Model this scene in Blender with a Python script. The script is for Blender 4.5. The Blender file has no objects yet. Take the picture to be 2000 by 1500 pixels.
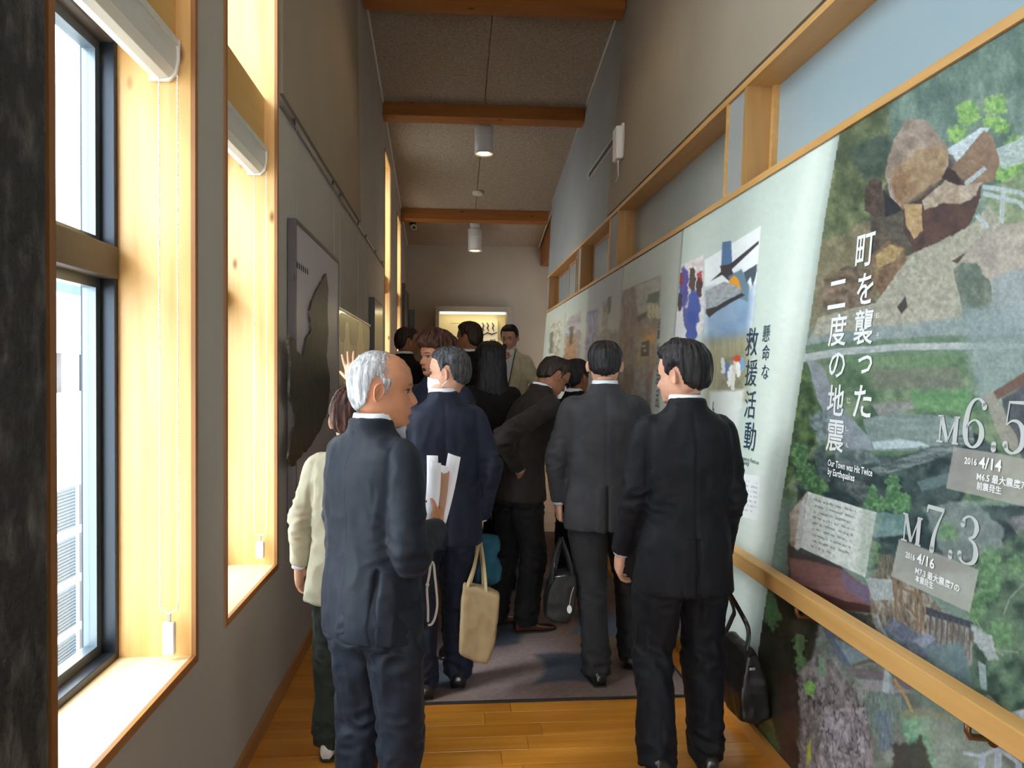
import bpy, bmesh, math, random
import numpy as np
from mathutils import Vector, Matrix, Quaternion, noise as mnoise
random.seed(7); RNG = np.random.default_rng(7)
C = bpy.context.scene.collection
PI = math.pi
# ---------------------------------------------------------------- camera, world, light, exposure
FPX, EYE = 1480.0, 1.58
_th = math.atan(119/FPX); _p = math.atan(23/FPX*math.cos(_th)); _a = math.radians(0.3)
_F = Vector((math.sin(_th)*math.cos(_p), math.cos(_th)*math.cos(_p), -math.sin(_p)))
_r = Vector((math.cos(_th), -math.sin(_th), 0)); _u = _r.cross(_F)
_R = _r*math.cos(_a)+_u*math.sin(_a); _U = _u*math.cos(_a)-_r*math.sin(_a)
cam_data = bpy.data.cameras.new('camera'); cam = bpy.data.objects.new('camera', cam_data); C.objects.link(cam)
M = Matrix.Identity(4)
for i in range(3):
    M[i][0], M[i][1], M[i][2] = _R[i], _U[i], -_F[i]
M.translation = Vector((0, 0, EYE)); cam.matrix_world = M
cam_data.sensor_width = 36; cam_data.lens = 36*FPX/2000; cam_data.clip_start = .05; cam_data.clip_end = 200
bpy.context.scene.camera = cam
def _ray(x, y): return _R*((x-1000)/FPX)+_U*((750-y)/FPX)+_F
def atX(x, y, X): d = _ray(x, y); return d*(X/d.x)+Vector((0, 0, EYE))
def atY(x, y, Y): d = _ray(x, y); return d*(Y/d.y)+Vector((0, 0, EYE))
def atZ(x, y, Z): d = _ray(x, y); return d*((Z-EYE)/d.z)+Vector((0, 0, EYE))

sc = bpy.context.scene
sc.view_settings.view_transform = 'Standard'; sc.view_settings.look = 'None'
sc.view_settings.gamma = 1; sc.view_settings.use_curve_mapping = False
sc.view_settings.exposure = -0.08
w = bpy.data.worlds.new('sky'); sc.world = w; w.use_nodes = True
bg = w.node_tree.nodes['Background']; bg.inputs[0].default_value = (0.86, 0.93, 1.0, 1); bg.inputs[1].default_value = 12.0
def area_light(name, loc, size, energy, color, rot, spread=None):
    l = bpy.data.lights.new(name, 'AREA'); l.shape = 'RECTANGLE'; l.size, l.size_y = size
    l.energy = energy; l.color = color
    if spread: l.spread = spread
    o = bpy.data.objects.new(name, l); C.objects.link(o); o.location = loc; o.rotation_euler = rot; return o
def spot_light(name, loc, energy, color, angle, target, blend=.6, size=.06):
    l = bpy.data.lights.new(name, 'SPOT'); l.energy = energy; l.color = color; l.spot_size = angle
    l.spot_blend = blend; l.shadow_soft_size = size
    o = bpy.data.objects.new(name, l); C.objects.link(o); o.location = loc
    o.rotation_euler = (Vector(target)-Vector(loc)).to_track_quat('-Z', 'Y').to_euler(); return o
WARM = (1.0, 0.72, 0.42)
# sun on the hazy white sky outside, high and from the front left of the building
sl = bpy.data.lights.new('sun', 'SUN'); sl.energy = 3.0; sl.angle = math.radians(12); sl.color = (1, .96, .9)
so = bpy.data.objects.new('sun', sl); C.objects.link(so)
so.rotation_euler = Vector((.80, .42, -.75)).to_track_quat('-Z', 'Y').to_euler()

# ---------------------------------------------------------------- materials
MATS = {}
def nd(nt, t, **kw):
    n = nt.nodes.new(t)
    for k, v in kw.items():
        if k in n.inputs: n.inputs[k].default_value = v
        else: setattr(n, k, v)
    return n
def rgb(c): return (c[0], c[1], c[2], 1)
def srgb(r, g, b): return tuple(((v/255+.055)/1.055)**2.4 if v > 10 else v/255/12.92 for v in (r, g, b))
def mat(name, col, rough=.6, col2=None, scale=(8, 8, 8), nscale=1.0, detail=5, bump=0, bscale=None, metal=0, spec=.5,
        contrast=(.35, .65), sheen=0, sss=0, coat=0, vcol=None, emit=0, bdist=.01, alpha=1, trans=0):
    if name in MATS: return MATS[name]
    m = bpy.data.materials.new(name); m.use_nodes = True; nt = m.node_tree; L = nt.links
    b = nt.nodes['Principled BSDF']
    b.inputs['Base Color'].default_value = rgb(col); b.inputs['Roughness'].default_value = rough
    b.inputs['Metallic'].default_value = metal; b.inputs['Specular IOR Level'].default_value = spec
    if sheen: b.inputs['Sheen Weight'].default_value = sheen; b.inputs['Sheen Roughness'].default_value = .5
    if coat: b.inputs['Coat Weight'].default_value = coat; b.inputs['Coat Roughness'].default_value = .15
    if sss:
        b.inputs['Subsurface Weight'].default_value = sss; b.inputs['Subsurface Radius'].default_value = (.02, .008, .004)
        b.inputs['Subsurface Scale'].default_value = .6
    if trans: b.inputs['Transmission Weight'].default_value = trans
    if emit: b.inputs['Emission Color'].default_value = rgb(col); b.inputs['Emission Strength'].default_value = emit
    tc = nd(nt, 'ShaderNodeTexCoord'); mp = nd(nt, 'ShaderNodeMapping'); mp.inputs['Scale'].default_value = scale
    L.new(tc.outputs['Object'], mp.inputs['Vector'])
    src = None
    if vcol:
        a = nd(nt, 'ShaderNodeAttribute', attribute_name=vcol); src = a.outputs['Color']; L.new(src, b.inputs['Base Color'])
    elif col2 is not None:
        n = nd(nt, 'ShaderNodeTexNoise', Scale=nscale, Detail=detail); L.new(mp.outputs[0], n.inputs['Vector'])
        r = nd(nt, 'ShaderNodeValToRGB'); r.color_ramp.elements[0].position, r.color_ramp.elements[1].position = contrast
        r.color_ramp.elements[0].color = rgb(col); r.color_ramp.elements[1].color = rgb(col2)
        L.new(n.outputs['Fac'], r.inputs[0]); L.new(r.outputs[0], b.inputs['Base Color'])
    if bump:
        n2 = nd(nt, 'ShaderNodeTexNoise', Scale=1.0 if bscale is not None else nscale, Detail=6)
        mp2 = nd(nt, 'ShaderNodeMapping'); s = bscale if bscale is not None else scale
        mp2.inputs['Scale'].default_value = s if hasattr(s, '__len__') else (s, s, s)
        L.new(tc.outputs['Object'], mp2.inputs['Vector']); L.new(mp2.outputs[0], n2.inputs['Vector'])
        bp = nd(nt, 'ShaderNodeBump', Strength=bump, Distance=bdist); L.new(n2.outputs['Fac'], bp.inputs['Height'])
        L.new(bp.outputs[0], b.inputs['Normal'])
    MATS[name] = m; return m
def wood(name, c1, c2, axis=1, rough=.45, coat=0, bump=.08, knots=True):
    """pine / oak: stretched grain along axis plus a slow tone change and small knots; each object gets its own offset"""
    if name in MATS: return MATS[name]
    m = bpy.data.materials.new(name); m.use_nodes = True; nt = m.node_tree; L = nt.links
    b = nt.nodes['Principled BSDF']; b.inputs['Roughness'].default_value = rough
    if coat: b.inputs['Coat Weight'].default_value = coat; b.inputs['Coat Roughness'].default_value = .2
    tc = nd(nt, 'ShaderNodeTexCoord'); oi = nd(nt, 'ShaderNodeObjectInfo')
    ad = nd(nt, 'ShaderNodeVectorMath', operation='ADD'); cx = nd(nt, 'ShaderNodeCombineXYZ')
    mu = nd(nt, 'ShaderNodeMath', operation='MULTIPLY'); mu.inputs[1].default_value = 37.0
    L.new(oi.outputs['Random'], mu.inputs[0]); L.new(mu.outputs[0], cx.inputs[0]); L.new(mu.outputs[0], cx.inputs[2])
    L.new(tc.outputs['Object'], ad.inputs[0]); L.new(cx.outputs[0], ad.inputs[1])
    mp = nd(nt, 'ShaderNodeMapping'); s = [28, 28, 28]; s[axis] = 1.3; mp.inputs['Scale'].default_value = s
    L.new(ad.outputs[0], mp.inputs['Vector'])
    n = nd(nt, 'ShaderNodeTexNoise', Scale=1.0, Detail=6, Distortion=.4); L.new(mp.outputs[0], n.inputs['Vector'])
    mp2 = nd(nt, 'ShaderNodeMapping'); s = [5, 5, 5]; s[axis] = .8; mp2.inputs['Scale'].default_value = s
    L.new(ad.outputs[0], mp2.inputs['Vector'])
    n2 = nd(nt, 'ShaderNodeTexNoise', Scale=1.0, Detail=3); L.new(mp2.outputs[0], n2.inputs['Vector'])
    mx = nd(nt, 'ShaderNodeMath', operation='MULTIPLY_ADD'); mx.inputs[1].default_value = .5
    L.new(n.outputs['Fac'], mx.inputs[0]); 
    hf = nd(nt, 'ShaderNodeMath', operation='MULTIPLY'); hf.inputs[1].default_value = .5
    L.new(n2.outputs['Fac'], hf.inputs[0]); L.new(hf.outputs[0], mx.inputs[2])
    r = nd(nt, 'ShaderNodeValToRGB'); r.color_ramp.elements[0].position = .36; r.color_ramp.elements[1].position = .64
    r.color_ramp.elements[0].color = rgb(c2); r.color_ramp.elements[1].color = rgb(c1)
    L.new(mx.outputs[0], r.inputs[0]); out = r.outputs[0]
    if knots:
        vo = nd(nt, 'ShaderNodeTexVoronoi', Scale=1.0); mp3 = nd(nt, 'ShaderNodeMapping'); s = [6, 6, 6]; s[axis] = 2.6
        mp3.inputs['Scale'].default_value = s; L.new(ad.outputs[0], mp3.inputs['Vector']); L.new(mp3.outputs[0], vo.inputs['Vector'])
        kr = nd(nt, 'ShaderNodeValToRGB'); kr.color_ramp.elements[0].position = .05; kr.color_ramp.elements[1].position = .11
        kr.color_ramp.elements[0].color = (.25, .13, .06, 1); kr.color_ramp.elements[1].color = (1, 1, 1, 1)
        L.new(vo.outputs['Distance'], kr.inputs[0])
        mm = nd(nt, 'ShaderNodeMix', data_type='RGBA', blend_type='MULTIPLY'); mm.inputs[0].default_value = 1
        L.new(out, mm.inputs[6]); L.new(kr.outputs[0], mm.inputs[7]); out = mm.outputs[2]
    L.new(out, b.inputs['Base Color'])
    if bump:
        bp = nd(nt, 'ShaderNodeBump', Strength=bump, Distance=.003); L.new(n.outputs['Fac'], bp.inputs['Height']); L.new(bp.outputs[0], b.inputs['Normal'])
    MATS[name] = m; return m

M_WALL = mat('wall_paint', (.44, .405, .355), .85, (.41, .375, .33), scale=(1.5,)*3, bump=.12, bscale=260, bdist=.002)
M_WALL_WARM_LIT = mat('wall_paint_warm_lit', (.33, .27, .205), .85, (.30, .245, .185), scale=(1.5,)*3, bump=.12, bscale=260, bdist=.002)  # same wall paint, browned so its colour carries the warm light
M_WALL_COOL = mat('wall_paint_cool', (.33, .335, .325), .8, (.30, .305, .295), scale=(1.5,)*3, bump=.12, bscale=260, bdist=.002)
M_CEIL = mat('ceiling_fibre_board', (.38, .315, .245), .95, (.23, .185, .14), scale=(42,)*3, bump=.5, bscale=120, contrast=(.3, .7))
M_PINE = wood('window_pine', (.83, .54, .24), (.68, .37, .12), axis=2, rough=.4)
M_PINE_X = wood('lintel_pine', (.70, .43, .15), (.60, .34, .10), axis=1, rough=.45)
M_SILL = wood('sill_pine', (.90, .72, .46), (.82, .60, .32), axis=1, rough=.35, knots=False)
M_TRIM = wood('trim_wood', (.36, .16, .055), (.28, .115, .035), axis=2, rough=.5, knots=False)
M_TRIM_Y = wood('trim_wood_long', (.42, .19, .06), (.33, .13, .04), axis=1, rough=.45, knots=False)
M_BEAM = wood('beam_wood', (.34, .12, .022), (.25, .08, .013), axis=0, rough=.5)
M_RAILW = wood('rail_wood', (.72, .43, .16), (.58, .31, .09), axis=1, rough=.4, knots=False)
M_TRANSW = wood('transom_wood', (.60, .35, .13), (.50, .26, .08), axis=1, rough=.45, knots=False)
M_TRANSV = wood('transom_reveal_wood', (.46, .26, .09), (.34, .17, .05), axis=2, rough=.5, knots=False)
M_FLOOR = wood('floor_wood', (.64, .27, .035), (.44, .15, .015), axis=0, rough=.28, coat=.35, knots=False)
M_ALU = mat('dark_aluminium', (.035, .042, .055), .35, metal=.6)
M_ALU2 = mat('bronze_aluminium', (.075, .055, .04), .45, metal=.3)
M_STEEL = mat('brushed_steel', (.45, .45, .44), .35, metal=1)
M_WHITE = mat('white_plastic', (.80, .79, .76), .45)
M_BLIND = mat('blind_cassette_metal', (.66, .66, .62), .35)
M_BLACKP = mat('black_plastic', (.02, .02, .02), .4)
M_STONE = mat('dark_stone', (.018, .017, .019), .75, (.13, .12, .115), scale=(30, 22, 13), nscale=1.0, detail=5, bump=.9, bscale=(38, 24, 24), bdist=.02, contrast=(.48, .82))
def glass_mat(name, tint, refl=.08):
    m = bpy.data.materials.new(name); m.use_nodes = True; nt = m.node_tree; nt.nodes.clear(); L = nt.links
    o = nd(nt, 'ShaderNodeOutputMaterial'); t = nd(nt, 'ShaderNodeBsdfTransparent'); t.inputs[0].default_value = rgb(tint)
    g = nd(nt, 'ShaderNodeBsdfGlossy', Roughness=.02); x = nd(nt, 'ShaderNodeMixShader'); x.inputs[0].default_value = refl
    L.new(t.outputs[0], x.inputs[1]); L.new(g.outputs[0], x.inputs[2]); L.new(x.outputs[0], o.inputs[0])
    MATS[name] = m; return m
M_GLASS = glass_mat('window_glass', (.93, .96, .96))

# ---------------------------------------------------------------- mesh helpers
def link(name, me, m=None, parent=None, smooth=False):
    o = bpy.data.objects.new(name, me); C.objects.link(o)
    if m is not None:
        if len(me.materials) == 0: me.materials.append(m)
    if parent is not None: o.parent = parent
    if smooth: me.polygons.foreach_set('use_smooth', [True]*len(me.polygons))
    return o
def mesh(name, verts, faces):
    me = bpy.data.meshes.new(name); me.from_pydata([tuple(v) for v in verts], [], faces); me.update(); return me
class MB:
    def __init__(s): s.v = []; s.f = []
    def add(s, v, f):
        n = len(s.v); s.v += [tuple(p) for p in v]; s.f += [tuple(i+n for i in q) for q in f]; return s
    def box(s, a, b):
        (x0, y0, z0), (x1, y1, z1) = [min(p, q) for p, q in zip(a, b)], [max(p, q) for p, q in zip(a, b)]
        return s.add([(x0,y0,z0),(x1,y0,z0),(x1,y1,z0),(x0,y1,z0),(x0,y0,z1),(x1,y0,z1),(x1,y1,z1),(x0,y1,z1)],
                     [(0,3,2,1),(4,5,6,7),(0,1,5,4),(1,2,6,5),(2,3,7,6),(3,0,4,7)])
    def hexa(s, p8): return s.add(p8, [(0,3,2,1),(4,5,6,7),(0,1,5,4),(1,2,6,5),(2,3,7,6),(3,0,4,7)])
    def prism(s, poly, axis, a, b):
        """poly: 2-D points in the two other axes, extruded from a to b along axis"""
        n = len(poly); oth = [i for i in range(3) if i != axis]; vs = []
        for t in (a, b):
            for p in poly:
                q = [0, 0, 0]; q[axis] = t; q[oth[0]], q[oth[1]] = p; vs.append(q)
        return s.add(vs, [tuple(range(n))[::-1], tuple(range(n, 2*n))]+[(i, (i+1) % n, n+(i+1) % n, n+i) for i in range(n)])
    def tube(s, pts, rad, seg=10, cap=True, flat=None):
        pts = [Vector(p) for p in pts]; n = len(pts)
        rad = rad if hasattr(rad, '__len__') else [rad]*n
        up = None; vs = []
        for i, p in enumerate(pts):
            t = (pts[min(i+1, n-1)]-pts[max(i-1, 0)]).normalized()
            if up is None: up = t.orthogonal().normalized()
            up = (up-t*up.dot(t)).normalized(); sd = t.cross(up)
            for k in range(seg):
                a = 2*PI*k/seg; r = rad[i]; rx, ry = (r if hasattr(r, '__len__') else (r, r))
                vs.append(p+up*math.cos(a)*rx+sd*math.sin(a)*ry)
        fs = [(i*seg+k, i*seg+(k+1) % seg, (i+1)*seg+(k+1) % seg, (i+1)*seg+k) for i in range(n-1) for k in range(seg)]
        if cap: fs += [tuple(range(seg))[::-1], tuple(range((n-1)*seg, n*seg))]
        return s.add(vs, fs)
    def lathe(s, prof, c=(0, 0, 0), seg=28, cap=True):
        vs = [(c[0]+r*math.cos(2*PI*k/seg), c[1]+r*math.sin(2*PI*k/seg), c[2]+z) for r, z in prof for k in range(seg)]
        n = len(prof); fs = [(i*seg+k, i*seg+(k+1) % seg, (i+1)*seg+(k+1) % seg, (i+1)*seg+k) for i in range(n-1) for k in range(seg)]
        if cap: fs += [tuple(range(seg))[::-1], tuple(range((n-1)*seg, n*seg))]
        return s.add(vs, fs)
    def build(s, name, m, parent=None, smooth=False, bevel=0, bseg=2):
        me = mesh(name, s.v, s.f)
        bm = bmesh.new(); bm.from_mesh(me); bmesh.ops.recalc_face_normals(bm, faces=bm.faces)
        if bevel: bmesh.ops.bevel(bm, geom=[e for e in bm.edges if len(e.link_faces) == 2 and e.calc_face_angle(0) > .6], offset=bevel, segments=bseg, affect='EDGES', profile=.6)
        bm.to_mesh(me); bm.free()
        return link(name, me, m, parent, smooth)
def box(name, a, b, m, parent=None, bevel=0): return MB().box(a, b).build(name, m, parent, bevel=bevel)
def tag(o, label=None, cat=None, group=None, kind=None):
    if label: o['label'] = label
    if cat: o['category'] = cat
    if group: o['group'] = group
    if kind: o['kind'] = kind
    return o
def empty(name, loc=(0, 0, 0), rz=0, **kw):
    o = bpy.data.objects.new(name, None); C.objects.link(o); o.location = loc; o.rotation_euler = (0, 0, rz); o.empty_display_size = .1
    return tag(o, **kw)
def copy_tree(o, parent=None):
    c = o.copy(); C.objects.link(c); c.parent = parent
    for ch in list(o.children): copy_tree(ch, c)
    return c
def S(o): o['kind'] = 'structure'; return o
# ---------------------------------------------------------------- the room
XL, YEND, YBACK = -.82, 14.1, -3.6
def zceil(y): return 4.97-.17*(y-7.9)
def zfloor(y): return 0 if y < 4.8 else min((y-4.8)*.095, .40)
def xr(z):   # face of the right wall: the lower part leans out, as do the boards of the exhibition
    if z < 2.51: return 1.305+(1.50-1.305)*z/2.51
    if z < 3.09: return 1.50+.02*(z-2.51)/.58
    return 1.52+.045*(z-3.09)
# floor with its ramp, and separate boards
ys = [YBACK, 4.8, 4.8+.40/.095, YEND+.3]
f = MB()
for a, b in zip(ys[:-1], ys[1:]):
    za, zb = zfloor(a), zfloor(b)
    if a < 4.8:
        za = zb = -.012
    f.hexa([(XL-.4, a, -.3), (2.6, a, -.3), (2.6, b, -.3), (XL-.4, b, -.3), (XL-.4, a, za), (2.6, a, za), (2.6, b, zb), (XL-.4, b, zb)])
floor = S(f.build('floor', M_FLOOR))
y = 1.25; row = 0; BW = .118
while y < 4.78:
    x = XL+.002-random.uniform(.0, .9)
    while x < 1.31:
        x1 = x+random.uniform(1.1, 1.8)
        a, b = max(x, XL+.002), min(x1, 1.303)
        if b-a > .05:
            o = box('floor_board', (a, y+.0008, -.012), (b-.0015, min(y+BW-.0008, 4.799), random.uniform(-.0006, 0)), M_FLOOR, floor, bevel=.0012)
        x = x1
    y += BW; row += 1
# carpet runner
M_RUG = mat('carpet_pile', (.17, .145, .15), .98, (.13, .085, .07), scale=(1.7, 1.3, 1), nscale=1.4, detail=1.5, bump=.8, bscale=420, contrast=(.42, .6), bdist=.006)
def rug_colours(me):
    n = len(me.vertices); co = np.zeros(n*3); me.vertices.foreach_get('co', co); co = co.reshape(-1, 3)
    base = np.array(srgb(146, 128, 128)); brown = np.array(srgb(116, 88, 76)); blue = np.array(srgb(76, 82, 96))
    px = co[:, 0]+.05*np.sin(co[:, 1]*9); py = co[:, 1]+.05*np.sin(co[:, 0]*8)
    t = np.clip(.5+.9*np.sin(px*3.1+py*1.7)*np.cos(py*2.3-px*1.1), 0, 1)[:, None]
    c = base*(1-t)+brown*t
    for cx, cy, rx, ry in [(.62, 3.95, .16, .19), (.28, 4.55, .17, .2), (.42, 5.5, .22, .28), (-.1, 3.9, .16, .15), (.9, 4.7, .15, .22), (.1, 6.3, .25, .3)]:
        d = np.maximum(abs(px-cx)/rx, abs(py-cy)/ry); k = np.clip((1.15-d)/.25, 0, 1)[:, None]; c = c*(1-k)+blue*k
    c = c*(1+RNG.uniform(-.12, .12, (n, 1)))
    a = me.color_attributes.new('print', 'FLOAT_COLOR', 'POINT'); a.data.foreach_set('color', np.c_[np.clip(c, 0, 1), np.ones(n)].ravel().astype('f4'))
def rug():
    x0, x1, y0, y1 = -.48, 1.19, 3.60, 6.6; nx, ny = 110, 200; v = []; fc = []
    for j in range(ny+1):
        for i in range(nx+1):
            yy = y0+(y1-y0)*j/ny; v.append((x0+(x1-x0)*i/nx, yy, zfloor(yy)+.009))
    for j in range(ny):
        for i in range(nx): k = j*(nx+1)+i; fc.append((k, k+1, k+nx+2, k+nx+1))
    me = mesh('rug', v, fc); rug_colours(me)
    m = mat('carpet_print', (.2, .2, .2), .98, vcol='print', bump=.9, bscale=420, bdist=.005)
    root = tag(link('rug', me, m), 'grey and brown patterned carpet runner on the wooden floor', 'rug')
    e = MB(); e.box((x0-.012, y0-.012, .0005), (x1+.012, y0+.002, .010)); e.box((x1, y0, .0005), (x1+.012, 4.8, .010)); e.box((x0-.012, y0, .0005), (x0, 4.8, .010))
    e.build('border', mat('carpet_border', (.02, .018, .018), .8), root)
rug()

# window openings in the left wall: (y0, y1, z0, ztop)
WINS = [(1.61, 2.515, .64, 5.2), (2.815, 3.655, .645, 5.2), (9.38, 10.28, .66, 4.31), (11.48, 12.36, .66, 3.97), (-.9, .0, .64, 5.2), (-2.2, -1.35, .64, 5.2)]
WX = XL-.34     # outer face
edges = sorted(WINS); yy = YBACK
wl = MB(); 
def wseg(mb, y0, y1, z0, z1fn, x0=WX, x1=XL):
    mb.hexa([(x0, y0, z0), (x1, y0, z0), (x1, y1, z0), (x0, y1, z0), (x0, y0, z1fn(y0)), (x1, y0, z1fn(y0)), (x1, y1, z1fn(y1)), (x0, y1, z1fn(y1))])
top = lambda y: zceil(y)+.3
for (a, b, z0, z1) in edges:
    wseg(wl, yy, a, -.1, top); wseg(wl, a, b, -.1, lambda y: z0); 
    wl.hexa([(WX, a, z1), (XL, a, z1), (XL, b, z1), (WX, b, z1), (WX, a, top(a)), (XL, a, top(a)), (XL, b, top(b)), (WX, b, top(b))])
    yy = b
wseg(wl, yy, YEND+.3, -.1, top)
S(wl.build('wall_left', M_WALL))
# proud plaster lining of the nearer half, its edge square to the roof
def lean_y(z): return 7.12-.155*(z-1.0)
ln = MB(); zt = 5.6
# from the far jamb of the second window on; stops at the leaning edge
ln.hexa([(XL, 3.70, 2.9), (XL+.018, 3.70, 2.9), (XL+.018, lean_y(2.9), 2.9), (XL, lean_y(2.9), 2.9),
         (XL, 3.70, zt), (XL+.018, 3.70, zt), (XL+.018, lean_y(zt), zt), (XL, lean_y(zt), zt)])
S(ln.build('trim_9', M_WALL_WARM_LIT))
# right wall: lower boarding, transom band, upper wall
YR1 = 11.9
wr = MB()
wr.hexa([(xr(0), YBACK, -.1), (xr(0)+.5, YBACK, -.1), (xr(0)+.5, YR1, -.1), (xr(0), YR1, -.1), (xr(2.5), YBACK, 2.5), (xr(2.5)+.3, YBACK, 2.5), (xr(2.5)+.3, YR1, 2.5), (xr(2.5), YR1, 2.5)])
S(wr.build('wall_right', M_WALL_COOL))
wu = MB(); zt = 6.6
for (a, b) in ((YBACK, YR1),):
    wu.hexa([(xr(3.08), a, 3.08), (2.0, a, 3.08), (2.0, b, 3.08), (xr(3.08), b, 3.08), (xr(zt), a, zt), (2.2, a, zt), (2.2, b, zt), (xr(zt), b, zt)])
S(wu.build('wall_right_upper', M_WALL_COOL))
def lean_r(z): return 7.30-.23*(z-3.1)
lr = MB(); 
z0, z1 = 3.10, 6.2
lr.hexa([(xr(z0)-.02, YBACK, z0), (xr(z0)+.01, YBACK, z0), (xr(z0)+.01, lean_r(z0), z0), (xr(z0)-.02, lean_r(z0), z0),
         (xr(z1)-.02, YBACK, z1), (xr(z1)+.01, YBACK, z1), (xr(z1)+.01, lean_r(z1), z1), (xr(z1)-.02, lean_r(z1), z1)])
S(lr.build('trim_10', M_WALL_WARM_LIT))
# far side return, recess wall, end wall
S(box('wall_right_far', (2.3, YR1-.3, -.1), (2.5, YEND+.3, 5.0), M_WALL))
S(box('wall_end', (XL-.3, YEND, -.1), (2.6, YEND+.3, 4.8), M_WALL_WARM_LIT))
# wall behind the camera; unseen doorway added to let sky light in
wb = MB(); wb.box((XL-.4, YBACK-.2, -.1), (-.45, YBACK, 7.2)); wb.box((1.0, YBACK-.2, -.1), (2.3, YBACK, 7.2)); wb.box((-.45, YBACK-.2, 2.9), (1.0, YBACK, 7.2))
S(wb.build('wall_back', M_WALL))
# ceiling: sloping boards with centre seam gap, white edge fillets
def slab(name, x0, x1, y0, y1, zo0, zo1, m, parent=None):
    mb = MB(); mb.hexa([(x0, y0, zceil(y0)+zo0), (x1, y0, zceil(y0)+zo0), (x1, y1, zceil(y1)+zo0), (x0, y1, zceil(y1)+zo0),
                        (x0, y0, zceil(y0)+zo1), (x1, y0, zceil(y0)+zo1), (x1, y1, zceil(y1)+zo1), (x0, y1, zceil(y1)+zo1)])
    return mb.build(name, m, parent)
ceil = S(slab('ceiling', XL-.35, 2.6, YBACK-.2, YEND+.3, .03, .25, M_CEIL))
XC = .385
for x0, x1 in ((XL+.002, XC-.005), (XC+.005, 1.63)):
    for y0, y1 in ((YBACK+.02, 0), (0, 3.4), (3.4, 7.05), (7.06, 9.1), (9.11, 12.3), (12.31, YEND-.005)):
        slab('ceiling_board', x0, x1, y0, y1-.004, 0, .028, M_CEIL, ceil)
M_FIL = mat('white_fillet', (.62, .62, .60), .5)
S(slab('trim_1', XL+.001, XL+.018, 3.0, YEND-.005, -.014, 0, M_FIL))
S(slab('trim_2', 1.588, 1.605, 3.0, YR1, -.014, 0, M_FIL)); S(slab('trim_3', 1.615, 1.632, YR1+.001, YEND-.01, -.014, 0, M_FIL))
# beams square to the roof
def beam(name, yf, zb, w, h, x0, x1, label):
    k = .17; 
    poly = [(yf, zb), (yf+w, zb-k*w), (yf+w+k*h, zb-k*w+h), (yf+k*h, zb+h)]
    mb = MB(); mb.prism(poly, 0, x0, x1); o = mb.build(name, M_BEAM, bevel=.004)
    return tag(o, label, 'beam', 'roof beams across the corridor')
beam('ceiling_beam', 6.86, 4.90, .17, .42, XL+.019, 1.575, 'nearest brown wooden ceiling beam, cut off by the top of the picture')
beam('ceiling_beam', 9.06, 4.605, .17, .30, XL+.002, 1.585, 'knotty brown wooden ceiling beam with the lit cylinder lamp just beyond it')
beam('ceiling_beam', 12.3, 4.04, .15, .26, XL+.002, 1.57, 'farthest orange-brown ceiling beam across the corridor, before the end wall')
o = MB().prism([(1.66, 3.56), (1.92, 3.56), (1.92, 4.16), (1.66, 4.16)], 1, 12.45, YEND-.005).build('side_beam', M_BEAM, bevel=.004)
tag(o, 'orange wooden beam running lengthways in the recess at the far right', 'beam')

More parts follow.
